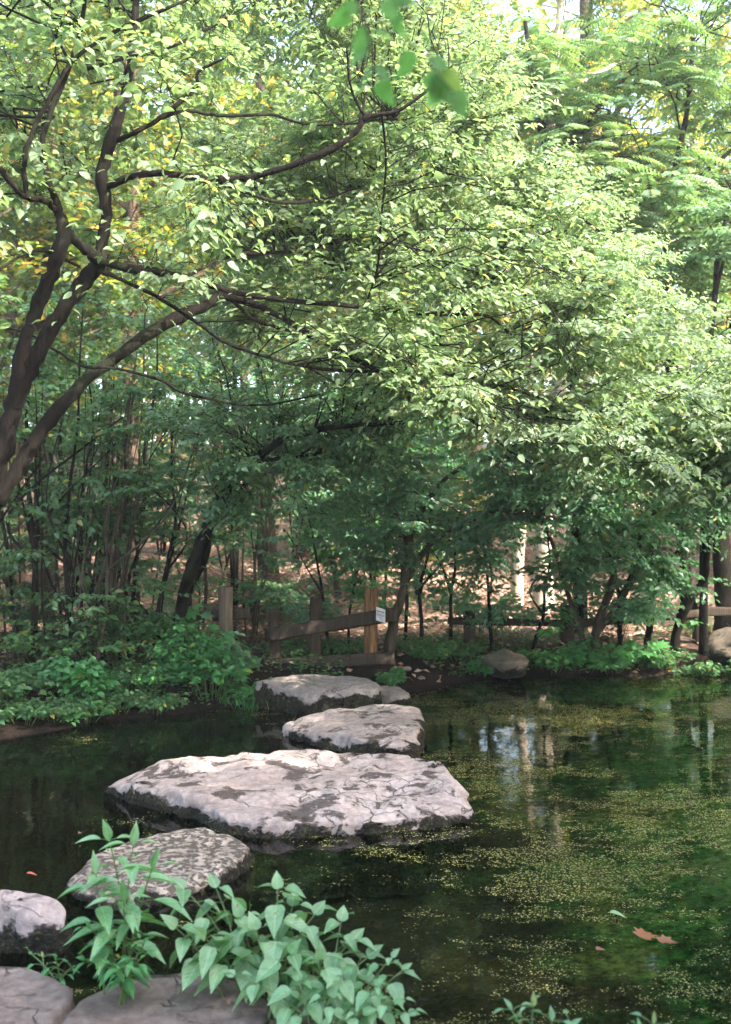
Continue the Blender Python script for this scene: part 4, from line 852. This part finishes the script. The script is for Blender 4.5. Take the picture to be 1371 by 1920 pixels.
# understorey shrubs on the slope
def shrub_proto(seed, h, w, leafm, ncen=26, L=.13, tm=T_FAR):
    rr = np.random.default_rng(seed); root = empty('understorey_shrub', (0, 0, 0)); limbs = []
    for k in range(5):
        a = rr.uniform(0, 6.28); limbs.append(np.array([[rr.normal(0, .05), rr.normal(0, .05), -.1, .022], [math.cos(a) * w * .2, math.sin(a) * w * .2, h * .4, .016], [math.cos(a) * w * .5, math.sin(a) * w * .5, h * .85, .006]]))
    mb = MB(); cs = np.concatenate([mb.limb(l, 5, 5, .1) for l in limbs])
    a = rr.uniform(0, 6.28, ncen); rad = w * np.sqrt(rr.uniform(0, 1, ncen)) * .8; C = np.stack([np.cos(a) * rad, np.sin(a) * rad, h * rr.uniform(.25, 1, ncen)], 1)
    (Bp, br), (Tp, tr), lv = grow(cs, C, 9, 8, L, .6, .42, .006, tm, (0, -.3, 1), .45, rg=rr)
    mb.tubes(Bp, br, 3); mb.tubes(Tp, tr, 3); mb.build('stems', M['bark_dark'], root)
    V, Fs, uv = leaves(tm, *lv[:5]); lm = MB(); lm.add(V, Fs); lm.build('foliage', M[leafm], root); return root
sp = [shrub_proto(11, 2.6, 1.2, 'leaf_back', 28, .13), shrub_proto(12, 3.4, 1.3, 'leaf_green', 34, .13), shrub_proto(13, 1.8, .9, 'leaf_cool', 22, .11)]
sh_spots = [(-7.5, 15), (-5.6, 14.0), (-4.5, 16.5), (-6.5, 18), (-2.6, 18.5), (.2, 15.2), (.9, 17.0), (4.9, 20), (7.8, 18), (-9, 20), (-4.5, 22), (-.5, 23), (2.3, 24), (5.8, 22), (9, 21), (-8, 27), (-3, 29), (1.5, 30), (6, 28), (11, 27), (-12, 24), (1.0, 20.5), (-1.5, 21), (-3.4, 24.5)]
sh_spots += [(x_, y_) for x_, y_ in [(-10, 33), (-6, 35), (-2.5, 36), (.5, 35), (3.5, 37), (7, 34), (11, 35), (-14, 34), (15, 34), (-1.2, 26.5), (3.6, 27), (-5.6, 25.5), (8.3, 13.3), (10.0, 12.9), (11.9, 11.2), (12.6, 14.2), (9.6, 15.2)]]
sh_spots.sort()
for i, (x, y) in enumerate(sh_spots):
    o = sp[i % 3] if i < 3 else copy_tree(sp[i % 3]); s = rr.uniform(.8, 1.15) * (1 if y > 15 else .8)
    o.location = (x, y, hz(x, y)); o.rotation_euler = (0, 0, rr.uniform(0, 6.28)); o.scale = (s, s, s)
    w = 'foot' if y < 17.2 else ('lower part' if y < 23 else ('upper part' if y < 31 else 'crest'))
    c = cnt.get(w, 0) + 1; cnt[w] = c
    tag(o, '%s bushy green shrub from the left at the %s of the brown wooded slope' % (ORD[c - 1], w), 'shrub', 'shrubs under the woodland trees')

# ------------------------------------------------------------------ bank plants
def bank_plant(label, px, Y, h, w, leafm, L=.07, n=14, nt=6, nl=6, tmpl=T_MID, W=.6, seed=0, group='leafy plants along the water edge', name='bank_plant', cat='plant', off=0.0):
    x = (px - 685.5) / F * Y; z = hz(x, Y); b = np.array([x, Y, z]); r = np.random.default_rng(seed + int(px * 3 + Y * 100) % 9999)
    root = empty(name, b, label, cat, group)
    k = 5; s = np.linspace(0, 1, k); a = r.uniform(0, 6.28, n); rad = w * np.sqrt(r.uniform(.02, 1, n)); tip = np.stack([np.cos(a) * rad, np.sin(a) * rad, h * r.uniform(.5, 1.05, n) * (1 - .4 * rad / w)], 1)
    St = np.zeros((n, 3)); St[:, :2] = tip[:, :2] * .35; St[:, 2] = -.03
    Pp = St[:, None] * (1 - s)[None, :, None] + tip[:, None] * s[None, :, None]; Pp[:, :, 2] += .15 * h * np.sin(s * math.pi)
    mb = MB(); mb.tubes(Pp, np.full((n, 1), .004) * np.linspace(1, .4, k), 4)
    # leaves whorled along the stems
    q = n * nt * 1; ow = np.repeat(np.arange(n), nt); sp_ = r.uniform(.35, 1, q) * (k - 1.001); i0 = sp_.astype(int); f = (sp_ - i0)[:, None]
    B0 = Pp[ow, i0] * (1 - f) + Pp[ow, i0 + 1] * f; az = r.uniform(0, 6.28, q); D = unit(np.stack([np.cos(az), np.sin(az), r.uniform(-.1, .5, q)], 1)); pl = w * .28 * r.uniform(.5, 1.2, q)
    Pt = B0[:, None] + D[:, None] * (pl[:, None] * np.linspace(0, 1, 3))[:, :, None]; mb.tubes(Pt, np.full((q, 3), .002), 3)
    m = q * nl; o2 = np.repeat(np.arange(q), nl); az2 = az[o2] + np.tile(np.linspace(-1.5, 1.5, nl) if nl > 1 else np.zeros(1), q) + r.normal(0, .2, m)
    e = Pt[o2, 2] if nl <= 3 else Pt[o2, 1] * .5 + Pt[o2, 2] * .5 + r.normal(0, L * .35, (m, 3))
    A = np.stack([np.cos(az2), np.sin(az2), r.uniform(-.55, .1, m)], 1); N = np.array([0, -.45, 1.0]) + r.normal(0, .28, (m, 3))
    V, Fs, uv = leaves(tmpl, e, A, N, L * r.uniform(.65, 1.2, m), W * r.uniform(.85, 1.15, m)); lm = MB(); lm.add(V, Fs)
    mb.build('stems', M['stem'], root); lm.build('leaves', M[leafm], root); return root
M['stem'] = plain_mat('green_stem', (.07, .12, .03), .5, .35)
def bp(px, Y, h, w, leafm, what, **kw): return bank_plant(what, px, Y, h, w, leafm, seed=int(px), **kw)
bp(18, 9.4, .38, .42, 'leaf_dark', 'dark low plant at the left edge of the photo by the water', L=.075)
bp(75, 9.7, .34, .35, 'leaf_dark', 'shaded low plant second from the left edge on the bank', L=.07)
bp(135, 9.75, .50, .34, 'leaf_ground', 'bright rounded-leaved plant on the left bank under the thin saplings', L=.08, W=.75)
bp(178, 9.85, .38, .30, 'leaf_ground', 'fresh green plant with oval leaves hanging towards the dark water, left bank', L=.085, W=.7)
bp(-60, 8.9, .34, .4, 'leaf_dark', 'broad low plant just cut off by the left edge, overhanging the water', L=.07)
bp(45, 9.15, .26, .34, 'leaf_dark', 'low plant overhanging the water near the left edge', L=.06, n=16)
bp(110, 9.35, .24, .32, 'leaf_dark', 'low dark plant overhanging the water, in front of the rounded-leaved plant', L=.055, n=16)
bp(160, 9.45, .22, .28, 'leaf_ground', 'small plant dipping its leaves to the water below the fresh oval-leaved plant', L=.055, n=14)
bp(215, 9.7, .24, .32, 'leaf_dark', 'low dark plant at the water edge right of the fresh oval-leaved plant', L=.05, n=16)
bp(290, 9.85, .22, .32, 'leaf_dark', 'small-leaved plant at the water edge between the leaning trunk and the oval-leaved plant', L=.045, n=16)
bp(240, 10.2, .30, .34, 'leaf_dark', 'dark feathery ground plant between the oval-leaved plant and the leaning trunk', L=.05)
bp(290, 10.2, .28, .28, 'leaf_ground', 'low creeping plant at the foot of the mossy leaning trunk', L=.05)
bp(345, 10.5, .85, .40, 'leaf_ground', 'tall leafy bush wrapped round the leaning trunk', L=.08, n=22)
bp(395, 10.35, .78, .42, 'leaf_ground', 'large bright bush spilling over the water in front of the pale round post', L=.085, n=30, W=.65)
bp(432, 10.7, .62, .28, 'leaf_cool', 'grey-green broad-leaved plant against the pale round post', L=.10, n=12, nl=4)
bp(455, 10.45, .26, .26, 'leaf_ground', 'small arching plant left of the domed far stone', L=.06)
bp(735, 11.15, .26, .17, 'leaf_ground', 'small bright plant under the right end of the low fence rail', L=.05)
bp(560, 11.9, .30, .35, 'leaf_dark', 'dark ground plant behind the left half of the broken fence', L=.06)
bp(650, 11.9, .30, .32, 'leaf_dark', 'dark ground plant behind the right half of the broken fence', L=.06)
bp(800, 12.0, .34, .42, 'leaf_dark', 'dark trailing plant right of the broken fence', L=.06)
bp(870, 12.15, .40, .38, 'leaf_dark', 'dark leafy plant left of the tan boulder', L=.065)
bp(905, 11.95, .28, .22, 'leaf_ground', 'small plant hugging the left side of the tan boulder', L=.05)
bp(1035, 12.25, .36, .36, 'leaf_ground', 'green plant just right of the tan boulder', L=.08, W=.6)
bp(1095, 12.3, .42, .36, 'leaf_ground', 'fuller green plant between the tan boulder and the maple-leaved plant', L=.085, W=.6)
bp(1185, 12.35, .50, .42, 'leaf_ground', 'plant with big maple-shaped leaves on the right bank', L=.17, W=1.0, nl=1, nt=4, n=12, tmpl=T_PALM)
bp(1150, 12.25, .32, .30, 'leaf_ground', 'low green plant left beside the maple-leaved plant', L=.07)
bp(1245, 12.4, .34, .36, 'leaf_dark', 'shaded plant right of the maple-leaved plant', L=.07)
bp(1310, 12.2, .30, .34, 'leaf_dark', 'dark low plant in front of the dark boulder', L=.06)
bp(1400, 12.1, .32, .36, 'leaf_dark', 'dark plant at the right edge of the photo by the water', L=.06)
bp(350, 10.7, 1.35, .34, 'leaf_ground', 'vine with maple-shaped leaves climbing the leaning trunk', L=.15, W=.95, nl=1, nt=3, n=10, tmpl=T_PALM, name='climbing_vine', group=None)
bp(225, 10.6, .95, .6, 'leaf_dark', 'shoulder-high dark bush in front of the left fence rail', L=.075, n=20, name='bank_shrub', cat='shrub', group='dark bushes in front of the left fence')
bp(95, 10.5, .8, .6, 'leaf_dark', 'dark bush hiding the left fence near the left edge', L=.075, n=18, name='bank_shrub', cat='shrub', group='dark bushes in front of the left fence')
bp(955, 13.4, .8, .5, 'leaf_ground', 'loose green bush behind the low fence left of the sunlit trunk', L=.08, name='bank_shrub', cat='shrub', group='bushes around the right fence')
bp(880, 13.2, .95, .6, 'leaf_cool', 'airy bush behind the low fence right of the broken fence', L=.08, n=20, name='bank_shrub', cat='shrub', group='bushes around the right fence')
bp(1150, 13.2, .85, .5, 'leaf_dark', 'dark bush behind the maple-leaved plant and the low fence', L=.08, n=16, name='bank_shrub', cat='shrub', group='bushes around the right fence')
bp(515, 13.6, .85, .55, 'leaf_cool', 'airy pale bush behind the gap between the two left fences', L=.08, n=20, name='bank_shrub', cat='shrub', group='bushes behind the broken fence')
bp(575, 14.6, 1.0, .6, 'leaf_cool', 'airy bush behind the middle of the broken fence', L=.08, n=20, name='bank_shrub', cat='shrub', group='bushes behind the broken fence')
# sprigs on stones
bp(788, 9.5, .16, .05, 'leaf_ground', 'tiny green sprig on the right tip of the whitish wedge stone', L=.035, n=6, nt=3, nl=3, name='sprig', group='sprigs on the stones')
bp(466, 6.0, .15, .04, 'leaf_ground', 'tiny sprig at the right end of the mottled stone', L=.03, n=4, nt=2, nl=3, name='sprig', group='sprigs on the stones')

# grasses
def grass(label, px, Y, n, h, w, zoff=0.0, z=None):
    x = (px - 685.5) / F * Y; zz = hz(x, Y) if z is None else z; r = np.random.default_rng(int(px)); k = 5; s = np.linspace(0, 1, k)
    a = r.uniform(0, 6.28, n); ln = h * r.uniform(.5, 1.1, n); St = np.stack([r.normal(0, w, n), r.normal(0, w, n), np.zeros(n)], 1); D = np.stack([np.cos(a) * .6, np.sin(a) * .6, np.ones(n)], 1)
    Pp = St[:, None] + D[:, None] * (ln[:, None] * s)[:, :, None]; Pp[:, :, 2] -= (ln * .45)[:, None] * s ** 2.2
    sd_ = unit(np.cross(D, [0, 0, 1.0])) * .0035; wd = np.linspace(1, .1, k)
    V = np.stack([Pp - sd_[:, None] * wd[None, :, None], Pp + sd_[:, None] * wd[None, :, None]], 2).reshape(-1, 3)
    o = (np.arange(n)[:, None] * k + np.arange(k - 1)[None]).ravel() * 2
    ob = mesh_obj('grass_tuft', V + np.array([x, Y, zz]), [np.stack([o, o + 1, o + 3, o + 2], 1)], M['leaf_ground'], None, True, None, (x, Y, zz))
    tag(ob, label, 'grass tuft', 'grass tufts by the stones')
grass('tuft of bright grass left of the domed far stone', 480, 10.25, 120, .28, .10)
grass('trailing grass tuft near the bare mud below the large bright bush', 430, 10.3, 80, .22, .10)
grass('small grass tuft between the largest slab and the whitish wedge stone', 612, 8.75, 26, .13, .02, z=.0)
grass('thin grass tuft on the left bank by the fresh oval-leaved plant', 250, 10.0, 70, .2, .12)

# ------------------------------------------------------------------ foreground plants
def front_plant(label, base, tips, Y0, leafm, tmpl, L, W, pairs, seed, name='broadleaf_plant', group=None, droop=.55, arch=.12, petiole=.03, r0=.0045, up=.1):
    r = np.random.default_rng(seed); b = P(base[0], base[1], Y0); b0 = b.copy()
    root = empty(name, b0, label, 'plant', group); st = MB(); lm = MB()
    for tx, ty, TY in tips:
        t = P(tx, ty, TY); s0 = b + np.array([r.normal(0, .03), r.normal(0, .03), -.03]); k = 12; s = np.linspace(0, 1, k)[:, None]
        lnv = np.linalg.norm(t - s0); mid = (s0 + t) / 2 + np.array([0, 0, arch * lnv]) + r.normal(0, .03, 3) * lnv
        mid[:2] = s0[:2] * .65 + t[:2] * .35
        pts = (1 - s) ** 2 * s0 + 2 * s * (1 - s) * mid + s ** 2 * t
        st.tubes((pts - b0)[None], np.linspace(r0, r0 * .45, k)[None], 6)
        ph = r.uniform(0, 6.28); Bs, As, Ns, Ls = [], [], [], []; pets = []
        for i in range(pairs):
            f = .38 + .62 * i / (pairs - 1); x = f * (k - 1.001); i0 = int(x); p = pts[i0] * (1 - (x - i0)) + pts[i0 + 1] * (x - i0)
            ph += math.pi / 2 + r.normal(0, .25); size = L * (1.0 if i < pairs - 2 else (.8 if i < pairs - 1 else .55)) * r.uniform(.8, 1.15)
            for sd_ in (0, math.pi):
                a = ph + sd_ + r.normal(0, .15); dz = up - droop * r.uniform(.5, 1.4) * (1.1 if i < pairs - 1 else .4)
                d = np.array([math.cos(a), math.sin(a), 0]); pe = p + (d + [0, 0, .35]) * petiole * r.uniform(.7, 1.4)
                pets.append([p, (p + pe) / 2 + [0, 0, .003], pe]); Bs.append(pe); As.append(d + [0, 0, dz]); Ns.append(np.array([0, 0, 1.0]) + d * .35 * droop + r.normal(0, .13, 3)); Ls.append(size * (r.uniform(.75, 1.05) if sd_ == 0 else r.uniform(.55, 1)))
        Bs.append(pts[-1]); As.append(unit(pts[-1] - pts[-3]) + [0, 0, .1]); Ns.append(np.array([.2, -.6, 1.0])); Ls.append(L * .5)
        st.tubes(np.array(pets) - b0, np.full((len(pets), 3), .0016), 4)
        n = len(Bs); V, Fs, uv = leaves(tmpl, np.array(Bs) - b0, np.array(As), np.array(Ns), np.array(Ls), W * r.uniform(.85, 1.15, n)); lm.add(V, Fs, uv)
    st.build('stems', M['stem'], root); lm.build('leaves', M[leafm], root); return root
GF = 'broad-leaved plants rooted between the near slabs'
front_plant('leftmost broad-leaved plant, its large heart-shaped leaves reaching towards the mottled stone', (470, 1880), [(345, 1668, 3.75), (405, 1665, 3.8), (330, 1740, 3.6), (385, 1760, 3.55), (450, 1720, 3.7)], 3.62, 'leaf_front', T_OVATE, .15, .62, 5, 1, group=GF)
front_plant('tallest broad-leaved plant in the middle of the near clump, with an upright yellow-green tip', (520, 1895), [(520, 1668, 3.7), (548, 1700, 3.75), (480, 1745, 3.6), (590, 1715, 3.7), (545, 1790, 3.5)], 3.55, 'leaf_front', T_OVATE, .145, .64, 5, 2, group=GF)
front_plant('broad-leaved plant right of the tallest one, leaning over the dark water', (580, 1905), [(640, 1728, 3.65), (660, 1765, 3.6), (600, 1800, 3.45), (690, 1795, 3.55), (640, 1830, 3.4)], 3.5, 'leaf_front', T_OVATE, .14, .64, 5, 3, group=GF)
front_plant('rightmost small-leaved plant of the near clump trailing down to the water', (650, 1925), [(735, 1795, 3.5), (755, 1820, 3.45), (705, 1850, 3.35), (740, 1880, 3.3), (765, 1900, 3.35)], 3.4, 'leaf_lance', T_OVATE, .085, .62, 6, 4, group=GF)
front_plant('shaded low broad-leaved plant at the front of the near clump', (600, 1930), [(560, 1840, 3.4), (620, 1870, 3.35), (680, 1900, 3.3), (440, 1830, 3.45)], 3.35, 'leaf_lance', T_OVATE, .11, .6, 4, 5, group=GF)
front_plant('tall pale plant with long narrow leaves in front of the mottled stone', (225, 1850), [(205, 1578, 3.75), (250, 1585, 3.7), (285, 1630, 3.65), (180, 1640, 3.7), (232, 1690, 3.6)], 3.72, 'leaf_lance', T_LANCE, .175, .36, 5, 6, name='narrow_leaved_plant', droop=.25, up=.15, petiole=.035)
front_plant('low dark bushy plant at the foot of the tall narrow-leaved plant', (235, 1862), [(170, 1740, 3.65), (200, 1760, 3.6), (250, 1750, 3.6), (262, 1800, 3.5), (160, 1800, 3.6), (225, 1815, 3.45), (210, 1790, 3.6), (270, 1770, 3.55)], 3.66, 'leaf_ground', T_LANCE, .075, .46, 5, 7, name='narrow_leaved_plant', droop=.45)
front_plant('small dark plant by the gap between the corner slab and its neighbour', (120, 1850), [(80, 1795, 3.85), (105, 1800, 3.8), (135, 1815, 3.75), (60, 1790, 3.9)], 3.82, 'leaf_ground', T_LANCE, .05, .5, 3, 8, name='small_plant', droop=.4)
front_plant('pale narrow-leaved sprout poking up at the bottom edge right of centre', (1010, 2010), [(1000, 1888, 3.0), (960, 1895, 3.0), (1035, 1915, 2.95), (1070, 1925, 2.95)], 2.95, 'leaf_lance', T_LANCE, .085, .40, 3, 9, name='narrow_leaved_plant', droop=.3)
front_plant('second narrow-leaved sprout farther right, barely reaching over the bottom edge', (1230, 2040), [(1225, 1922, 2.95), (1200, 1935, 2.95)], 2.9, 'leaf_lance', T_LANCE, .08, .40, 3, 10, name='narrow_leaved_plant', droop=.3)

# twig hanging in from above, close to the camera
hb = P(640, -60, 1.55)
root = empty('hanging_twig', hb, 'close twig with large soft green leaves hanging from the top edge', 'twig')
st = MB(); st.limb(L4([(620, -160, 1.55, 5), (650, -60, 1.55, 4), (672, 10, 1.55, 3), (690, 60, 1.52, 3), (700, 130, 1.52, 2)]) - np.array([*hb, 0]), 6)
st.limb(L4([(655, -50, 1.55, 3), (740, 0, 1.52, 2.5), (790, 60, 1.5, 2), (815, 130, 1.5, 1.5), (850, 175, 1.5, 1)]) - np.array([*hb, 0]), 6); st.build('stem', M['bark_twig'], root)
lf = [(655, 20, (-.8, .2, -.6), .07), (712, 150, (.5, .3, -.9), .075), (770, 95, (-.4, .3, -1), .08), (805, 110, (.7, -.2, -.5), .07), (690, 95, (-.8, .3, -.3), .06), (730, -5, (.2, 0, -1), .07), (835, 150, (-.6, .2, -.8), .08), (690, 55, (-.2, 0, -.3), .07), (700, 60, (.9, 0, -.2), .07), (690, 125, (-.3, .1, -1), .085), (700, 125, (.8, 0, -.7), .08), (745, 30, (.3, .1, -1), .06), (790, 60, (.5, .1, -.8), .065), (815, 130, (-.1, 0, -1), .085), (820, 140, (.9, .2, -.9), .10), (850, 172, (.5, 0, -1), .075), (740, 5, (1, 0, .1), .06), (672, 12, (-1, 0, -.3), .06)]
B = np.array([P(a, b_, 1.52) for a, b_, _, _ in lf]) - hb; A = np.array([d for _, _, d, _ in lf], float)
V, Fs, uv = leaves(T_OVATE, B, A, np.tile([.1, -.9, .6], (len(lf), 1)) + rng.normal(0, .6, (len(lf), 3)), np.array([s for *_, s in lf]) * .60 , rng.uniform(.6, .85, len(lf))); lm = MB(); lm.add(V, Fs, uv)
M['leaf_near'] = leaf_mat('near_leaf', [(.12, .27, .07), (.15, .31, .09)], .6, (1.3, 1.4, .8), .5, veins=True)
lm.build('leaves', M['leaf_near'], root)

# ------------------------------------------------------------------ litter, brush, duckweed, floating leaves
def scatter(n, x0, x1, y0, y1, seed, on_land=True):
    r = np.random.default_rng(seed); x = r.uniform(x0, x1, n); y = y0 + (y1 - y0) * r.uniform(0, 1, n) ** 1.25
    d = shore_dist(x, y); k = d > .05 if on_land else d < -.03; return x[k], y[k], r
x, y, r = scatter(58000, -11, 12, 8.0, 30, 5)
n = len(x); z = height(x, y) + r.uniform(.0, .035, n); a = r.uniform(0, 6.28, n)
keep = (y > 13.4) | ((y > 11.3) & (r.uniform(0, 1, n) < .30)); x, y, z, a = x[keep], y[keep], z[keep], a[keep]; n = len(x)
V, Fs, uv = leaves(T_FAR, np.stack([x, y, z], 1), np.stack([np.cos(a), np.sin(a), r.normal(0, .3, n)], 1), np.stack([r.normal(0, .5, n), r.normal(-.2, .5, n), np.ones(n)], 1), r.uniform(.06, .13, n), r.uniform(.5, .9, n))
tag(mesh_obj('leaf_litter', V, Fs, M['litter']), 'dry brown leaf litter covering the wooded slope', 'leaf litter', None, 'stuff')
# low ground cover along both banks
x, y, r = scatter(14000, -6.5, 8, 7.5, 14.5, 15); d = shore_dist(x, y); cl = fbm(x * 1.6, y * 1.6, 44)
kp = (d < 1.9) & (cl > .44); x, y, d = x[kp], y[kp], d[kp]; n = len(x); nl = 5; z = height(x, y)
ow = np.repeat(np.arange(n), nl); az = r.uniform(0, 6.28, n * nl); hgt = r.uniform(.02, .13, n * nl)
V, Fs, uv = leaves(T_MID, np.stack([x[ow] + r.normal(0, .03, n * nl), y[ow] + r.normal(0, .03, n * nl), z[ow] + hgt], 1), np.stack([np.cos(az), np.sin(az), r.uniform(-.3, .3, n * nl)], 1), np.array([0, -.4, 1.0]) + r.normal(0, .3, (n * nl, 3)), r.uniform(.025, .055, n * nl), r.uniform(.5, .8, n * nl))
tag(mesh_obj('ground_cover', V, Fs, M['leaf_dark']), 'low green ground cover creeping along the banks', 'ground cover', None, 'stuff')
def sticks(n, x0, x1, y0, y1, seed, ln, rad, lift):
    x, y, r = scatter(n, x0, x1, y0, y1, seed); n = len(x); z = height(x, y); a = r.uniform(0, 6.28, n); l = ln * r.uniform(.3, 1.3, n); k = 4; s = np.linspace(-.5, .5, k)
    D = np.stack([np.cos(a), np.sin(a) * .5, r.normal(0, .35, n)], 1); Pp = np.stack([x, y, z + lift * r.uniform(.05, 1, n)], 1)[:, None] + D[:, None] * (l[:, None] * s)[:, :, None] + r.normal(0, .02, (n, k, 3))
    return tubes(Pp, np.full((n, 1), rad) * r.uniform(.5, 1.5, (n, 1)) * np.linspace(1, .6, k), 3)
V1, F1 = sticks(1100, -3.2, -.2, 13.0, 18.0, 61, .9, .007, .5)
tag(mesh_obj('brushwood', V1, [F1], M['twig_dead']), 'tangled dry brushwood on the slope behind the gap in the fences', 'brushwood', None, 'stuff')
V1, F1 = sticks(900, -9, 10, 13.0, 26.0, 62, .8, .006, .12)
tag(mesh_obj('fallen_twigs', V1, [F1], M['twig_dead']), 'scattered fallen twigs on the leaf litter slope', 'twigs', None, 'stuff')
# bits of dry leaf and twig lying on the near slabs
r = np.random.default_rng(404); n = 46
xs = r.uniform(-1.5, .1, n); ys = r.uniform(3.25, 3.75, n)
n = 7; xs = np.sort(r.uniform(-1.3, -.05, n))
for i_ in range(n):
    ang = r.uniform(0, 6.28); L_ = r.uniform(.02, .045)
    V, Fs, uv = leaves(T_MID, np.zeros((1, 3)), np.array([[math.cos(ang), math.sin(ang), .03]]), np.array([[r.normal(0, .2), r.normal(0, .2), 1.0]]), np.array([L_]), np.array([.6])); V[:, 2] -= V[:, 2].min()
    p = np.array([xs[i_], ys[i_], .245]); 
    tag(mesh_obj('dry_leaf', V, Fs, M['litter'], None, True, None, None), ORD[i_] + ' small dry brown leaf bit from the left on the near paving slabs', 'leaf', 'dry leaf bits on the near slabs').location = p
# duckweed
r = np.random.default_rng(91)
x = r.uniform(-4.5, 9.5, 1900000); y = 2.4 + 9.8 * r.uniform(0, 1, 1900000) ** 1.3
vis = np.abs((x) / y) < .40; x, y = x[vis], y[vis]
d = shore_dist(x, y)
m1 = fbm(x * .9 + 3, y * 1.1 + 7, 21, 4); m2 = fbm(x * 4.5, y * 6.5, 31, 3); m3 = fbm(x * 13, y * 26, 41, 3)
pxs = x / y * F + 685.5
xr = x - np.interp(y, [2.4, 4, 7, 10, 12], [.0, .30, .95, .55, .6])
bias = np.interp(xr, [-2.0, -.6, .0, .5, 1.3, 5], [-.40, -.16, -.03, .07, .10, .08])
bias = bias + np.interp(y, [2.4, 3.6, 4.6, 6, 8, 11.5], [.17, .16, .08, -.03, -.03, -.09])
den = (m1 + bias - .47) * 5 + (m2 - .5) * 4.4 + (m3 - .5) * 2.6
m0 = fbm(x * .45 + 5, y * .8 + 1, 77, 3)
den = den + (m0 - .5) * 2.8
kp = (den + r.normal(0, .45, len(x)) > .72) & (d < -.05) & (r.uniform(0, 1, len(x)) < .7); x, y = x[kp], y[kp]; n = len(x)
t6 = np.array([[math.cos(q * math.pi / 3), math.sin(q * math.pi / 3), 0] for q in range(6)])
sz = (.0014 + .0034 * r.uniform(0, 1, n) ** 2.2) * np.clip(y / 4, .85, 1.5); rot = r.uniform(0, 6.28, n); c, s = np.cos(rot), np.sin(rot)
tx = t6[None, :, 0] * (sz * r.uniform(.6, 1, n))[:, None]; ty = t6[None, :, 1] * sz[:, None]
V = np.stack([x[:, None] + tx * c[:, None] - ty * s[:, None], y[:, None] + tx * s[:, None] + ty * c[:, None], np.repeat(.003 + r.uniform(0, .002, (n, 1)), 6, 1)], -1).reshape(-1, 3)
tag(mesh_obj('duckweed', V, [np.arange(n * 6).reshape(n, 6)], M['weed_bit'], None, False), 'yellow-green duckweed floating on the dark pond', 'duckweed', None, 'stuff')
print('duckweed', n)

def float_leaf(label, px, py, L, W, ang, col, tmpl=T_OVATE, z=.008, name='fallen_leaf', lift=.15):
    p = G(px, py, z); B = np.array([[0, 0, 0]]); A = np.array([[math.cos(ang), math.sin(ang), .02]]); V, Fs, uv = leaves(tmpl, B, A, np.array([[lift, -.1, 1.0]]), np.array([L]), np.array([W])); V[:, 2] = V[:, 2] - V[:, 2].min()
    m = leaf_mat('fallen_leaf_skin', [col, tuple(c * .8 for c in col)], .1, None, .5)
    tag(mesh_obj(name, V + p, Fs, m, None, True, None, p), label, 'leaf', 'single leaves floating on the pond')
float_leaf('dry orange maple leaf floating on the right side of the pond', 1202, 1768, .13, .8, .9, (.24, .085, .03), T_PALM)
float_leaf('second dry orange leaf floating just right of the maple leaf', 1235, 1772, .10, .7, .2, (.20, .075, .03), T_PALM)
float_leaf('pale green oval leaf floating above the dry orange maple leaf', 1143, 1718, .085, .45, -.35, (.18, .30, .12))
float_leaf('small red leaf floating on dark water behind the stone at the left edge', 50, 1642, .06, .4, 0, (.40, .09, .05))
float_leaf('small orange leaf floating below the pale green leaf, left of the maple leaf', 1118, 1785, .05, .6, .3, (.18, .06, .03))
float_leaf('yellow leaf at the foot of the right bank plants', 1253, 1262, .09, .6, 0, (.45, .36, .04))
for o in list(scene.objects):
    if o.type == 'MESH' and o.parent is None and 'kind' not in o and 'label' not in o: print('UNTAGGED', o.name)
print('faces', sum(len(m.polygons) for m in bpy.data.meshes))

hv = bpy.data.materials.new('air'); hv.use_nodes = True; nt_ = hv.node_tree; nt_.nodes.clear()  # thin volume added to imitate film glow and lift the dark distance
pv = nt_.nodes.new('ShaderNodeVolumePrincipled'); pv.inputs['Density'].default_value = .0017; pv.inputs['Color'].default_value = (.92, .93, .86, 1); pv.inputs['Anisotropy'].default_value = .2
ov = nt_.nodes.new('ShaderNodeOutputMaterial'); nt_.links.new(pv.outputs[0], ov.inputs['Volume'])
hx0, hx1, hy0, hy1, hz0, hz1 = -95, 95, -45, 152, -2.0, 32.0
Vh = [[x_, y_, z_] for z_ in (hz0, hz1) for y_ in (hy0, hy1) for x_ in (hx0, hx1)]
tag(mesh_obj('veil', Vh, [np.array([[0, 2, 3, 1], [4, 5, 7, 6], [0, 1, 5, 4], [2, 6, 7, 3], [0, 4, 6, 2], [1, 3, 7, 5]])], hv, None, False), kind='stuff', label='faint pale haze added to imitate the faded glow of film')
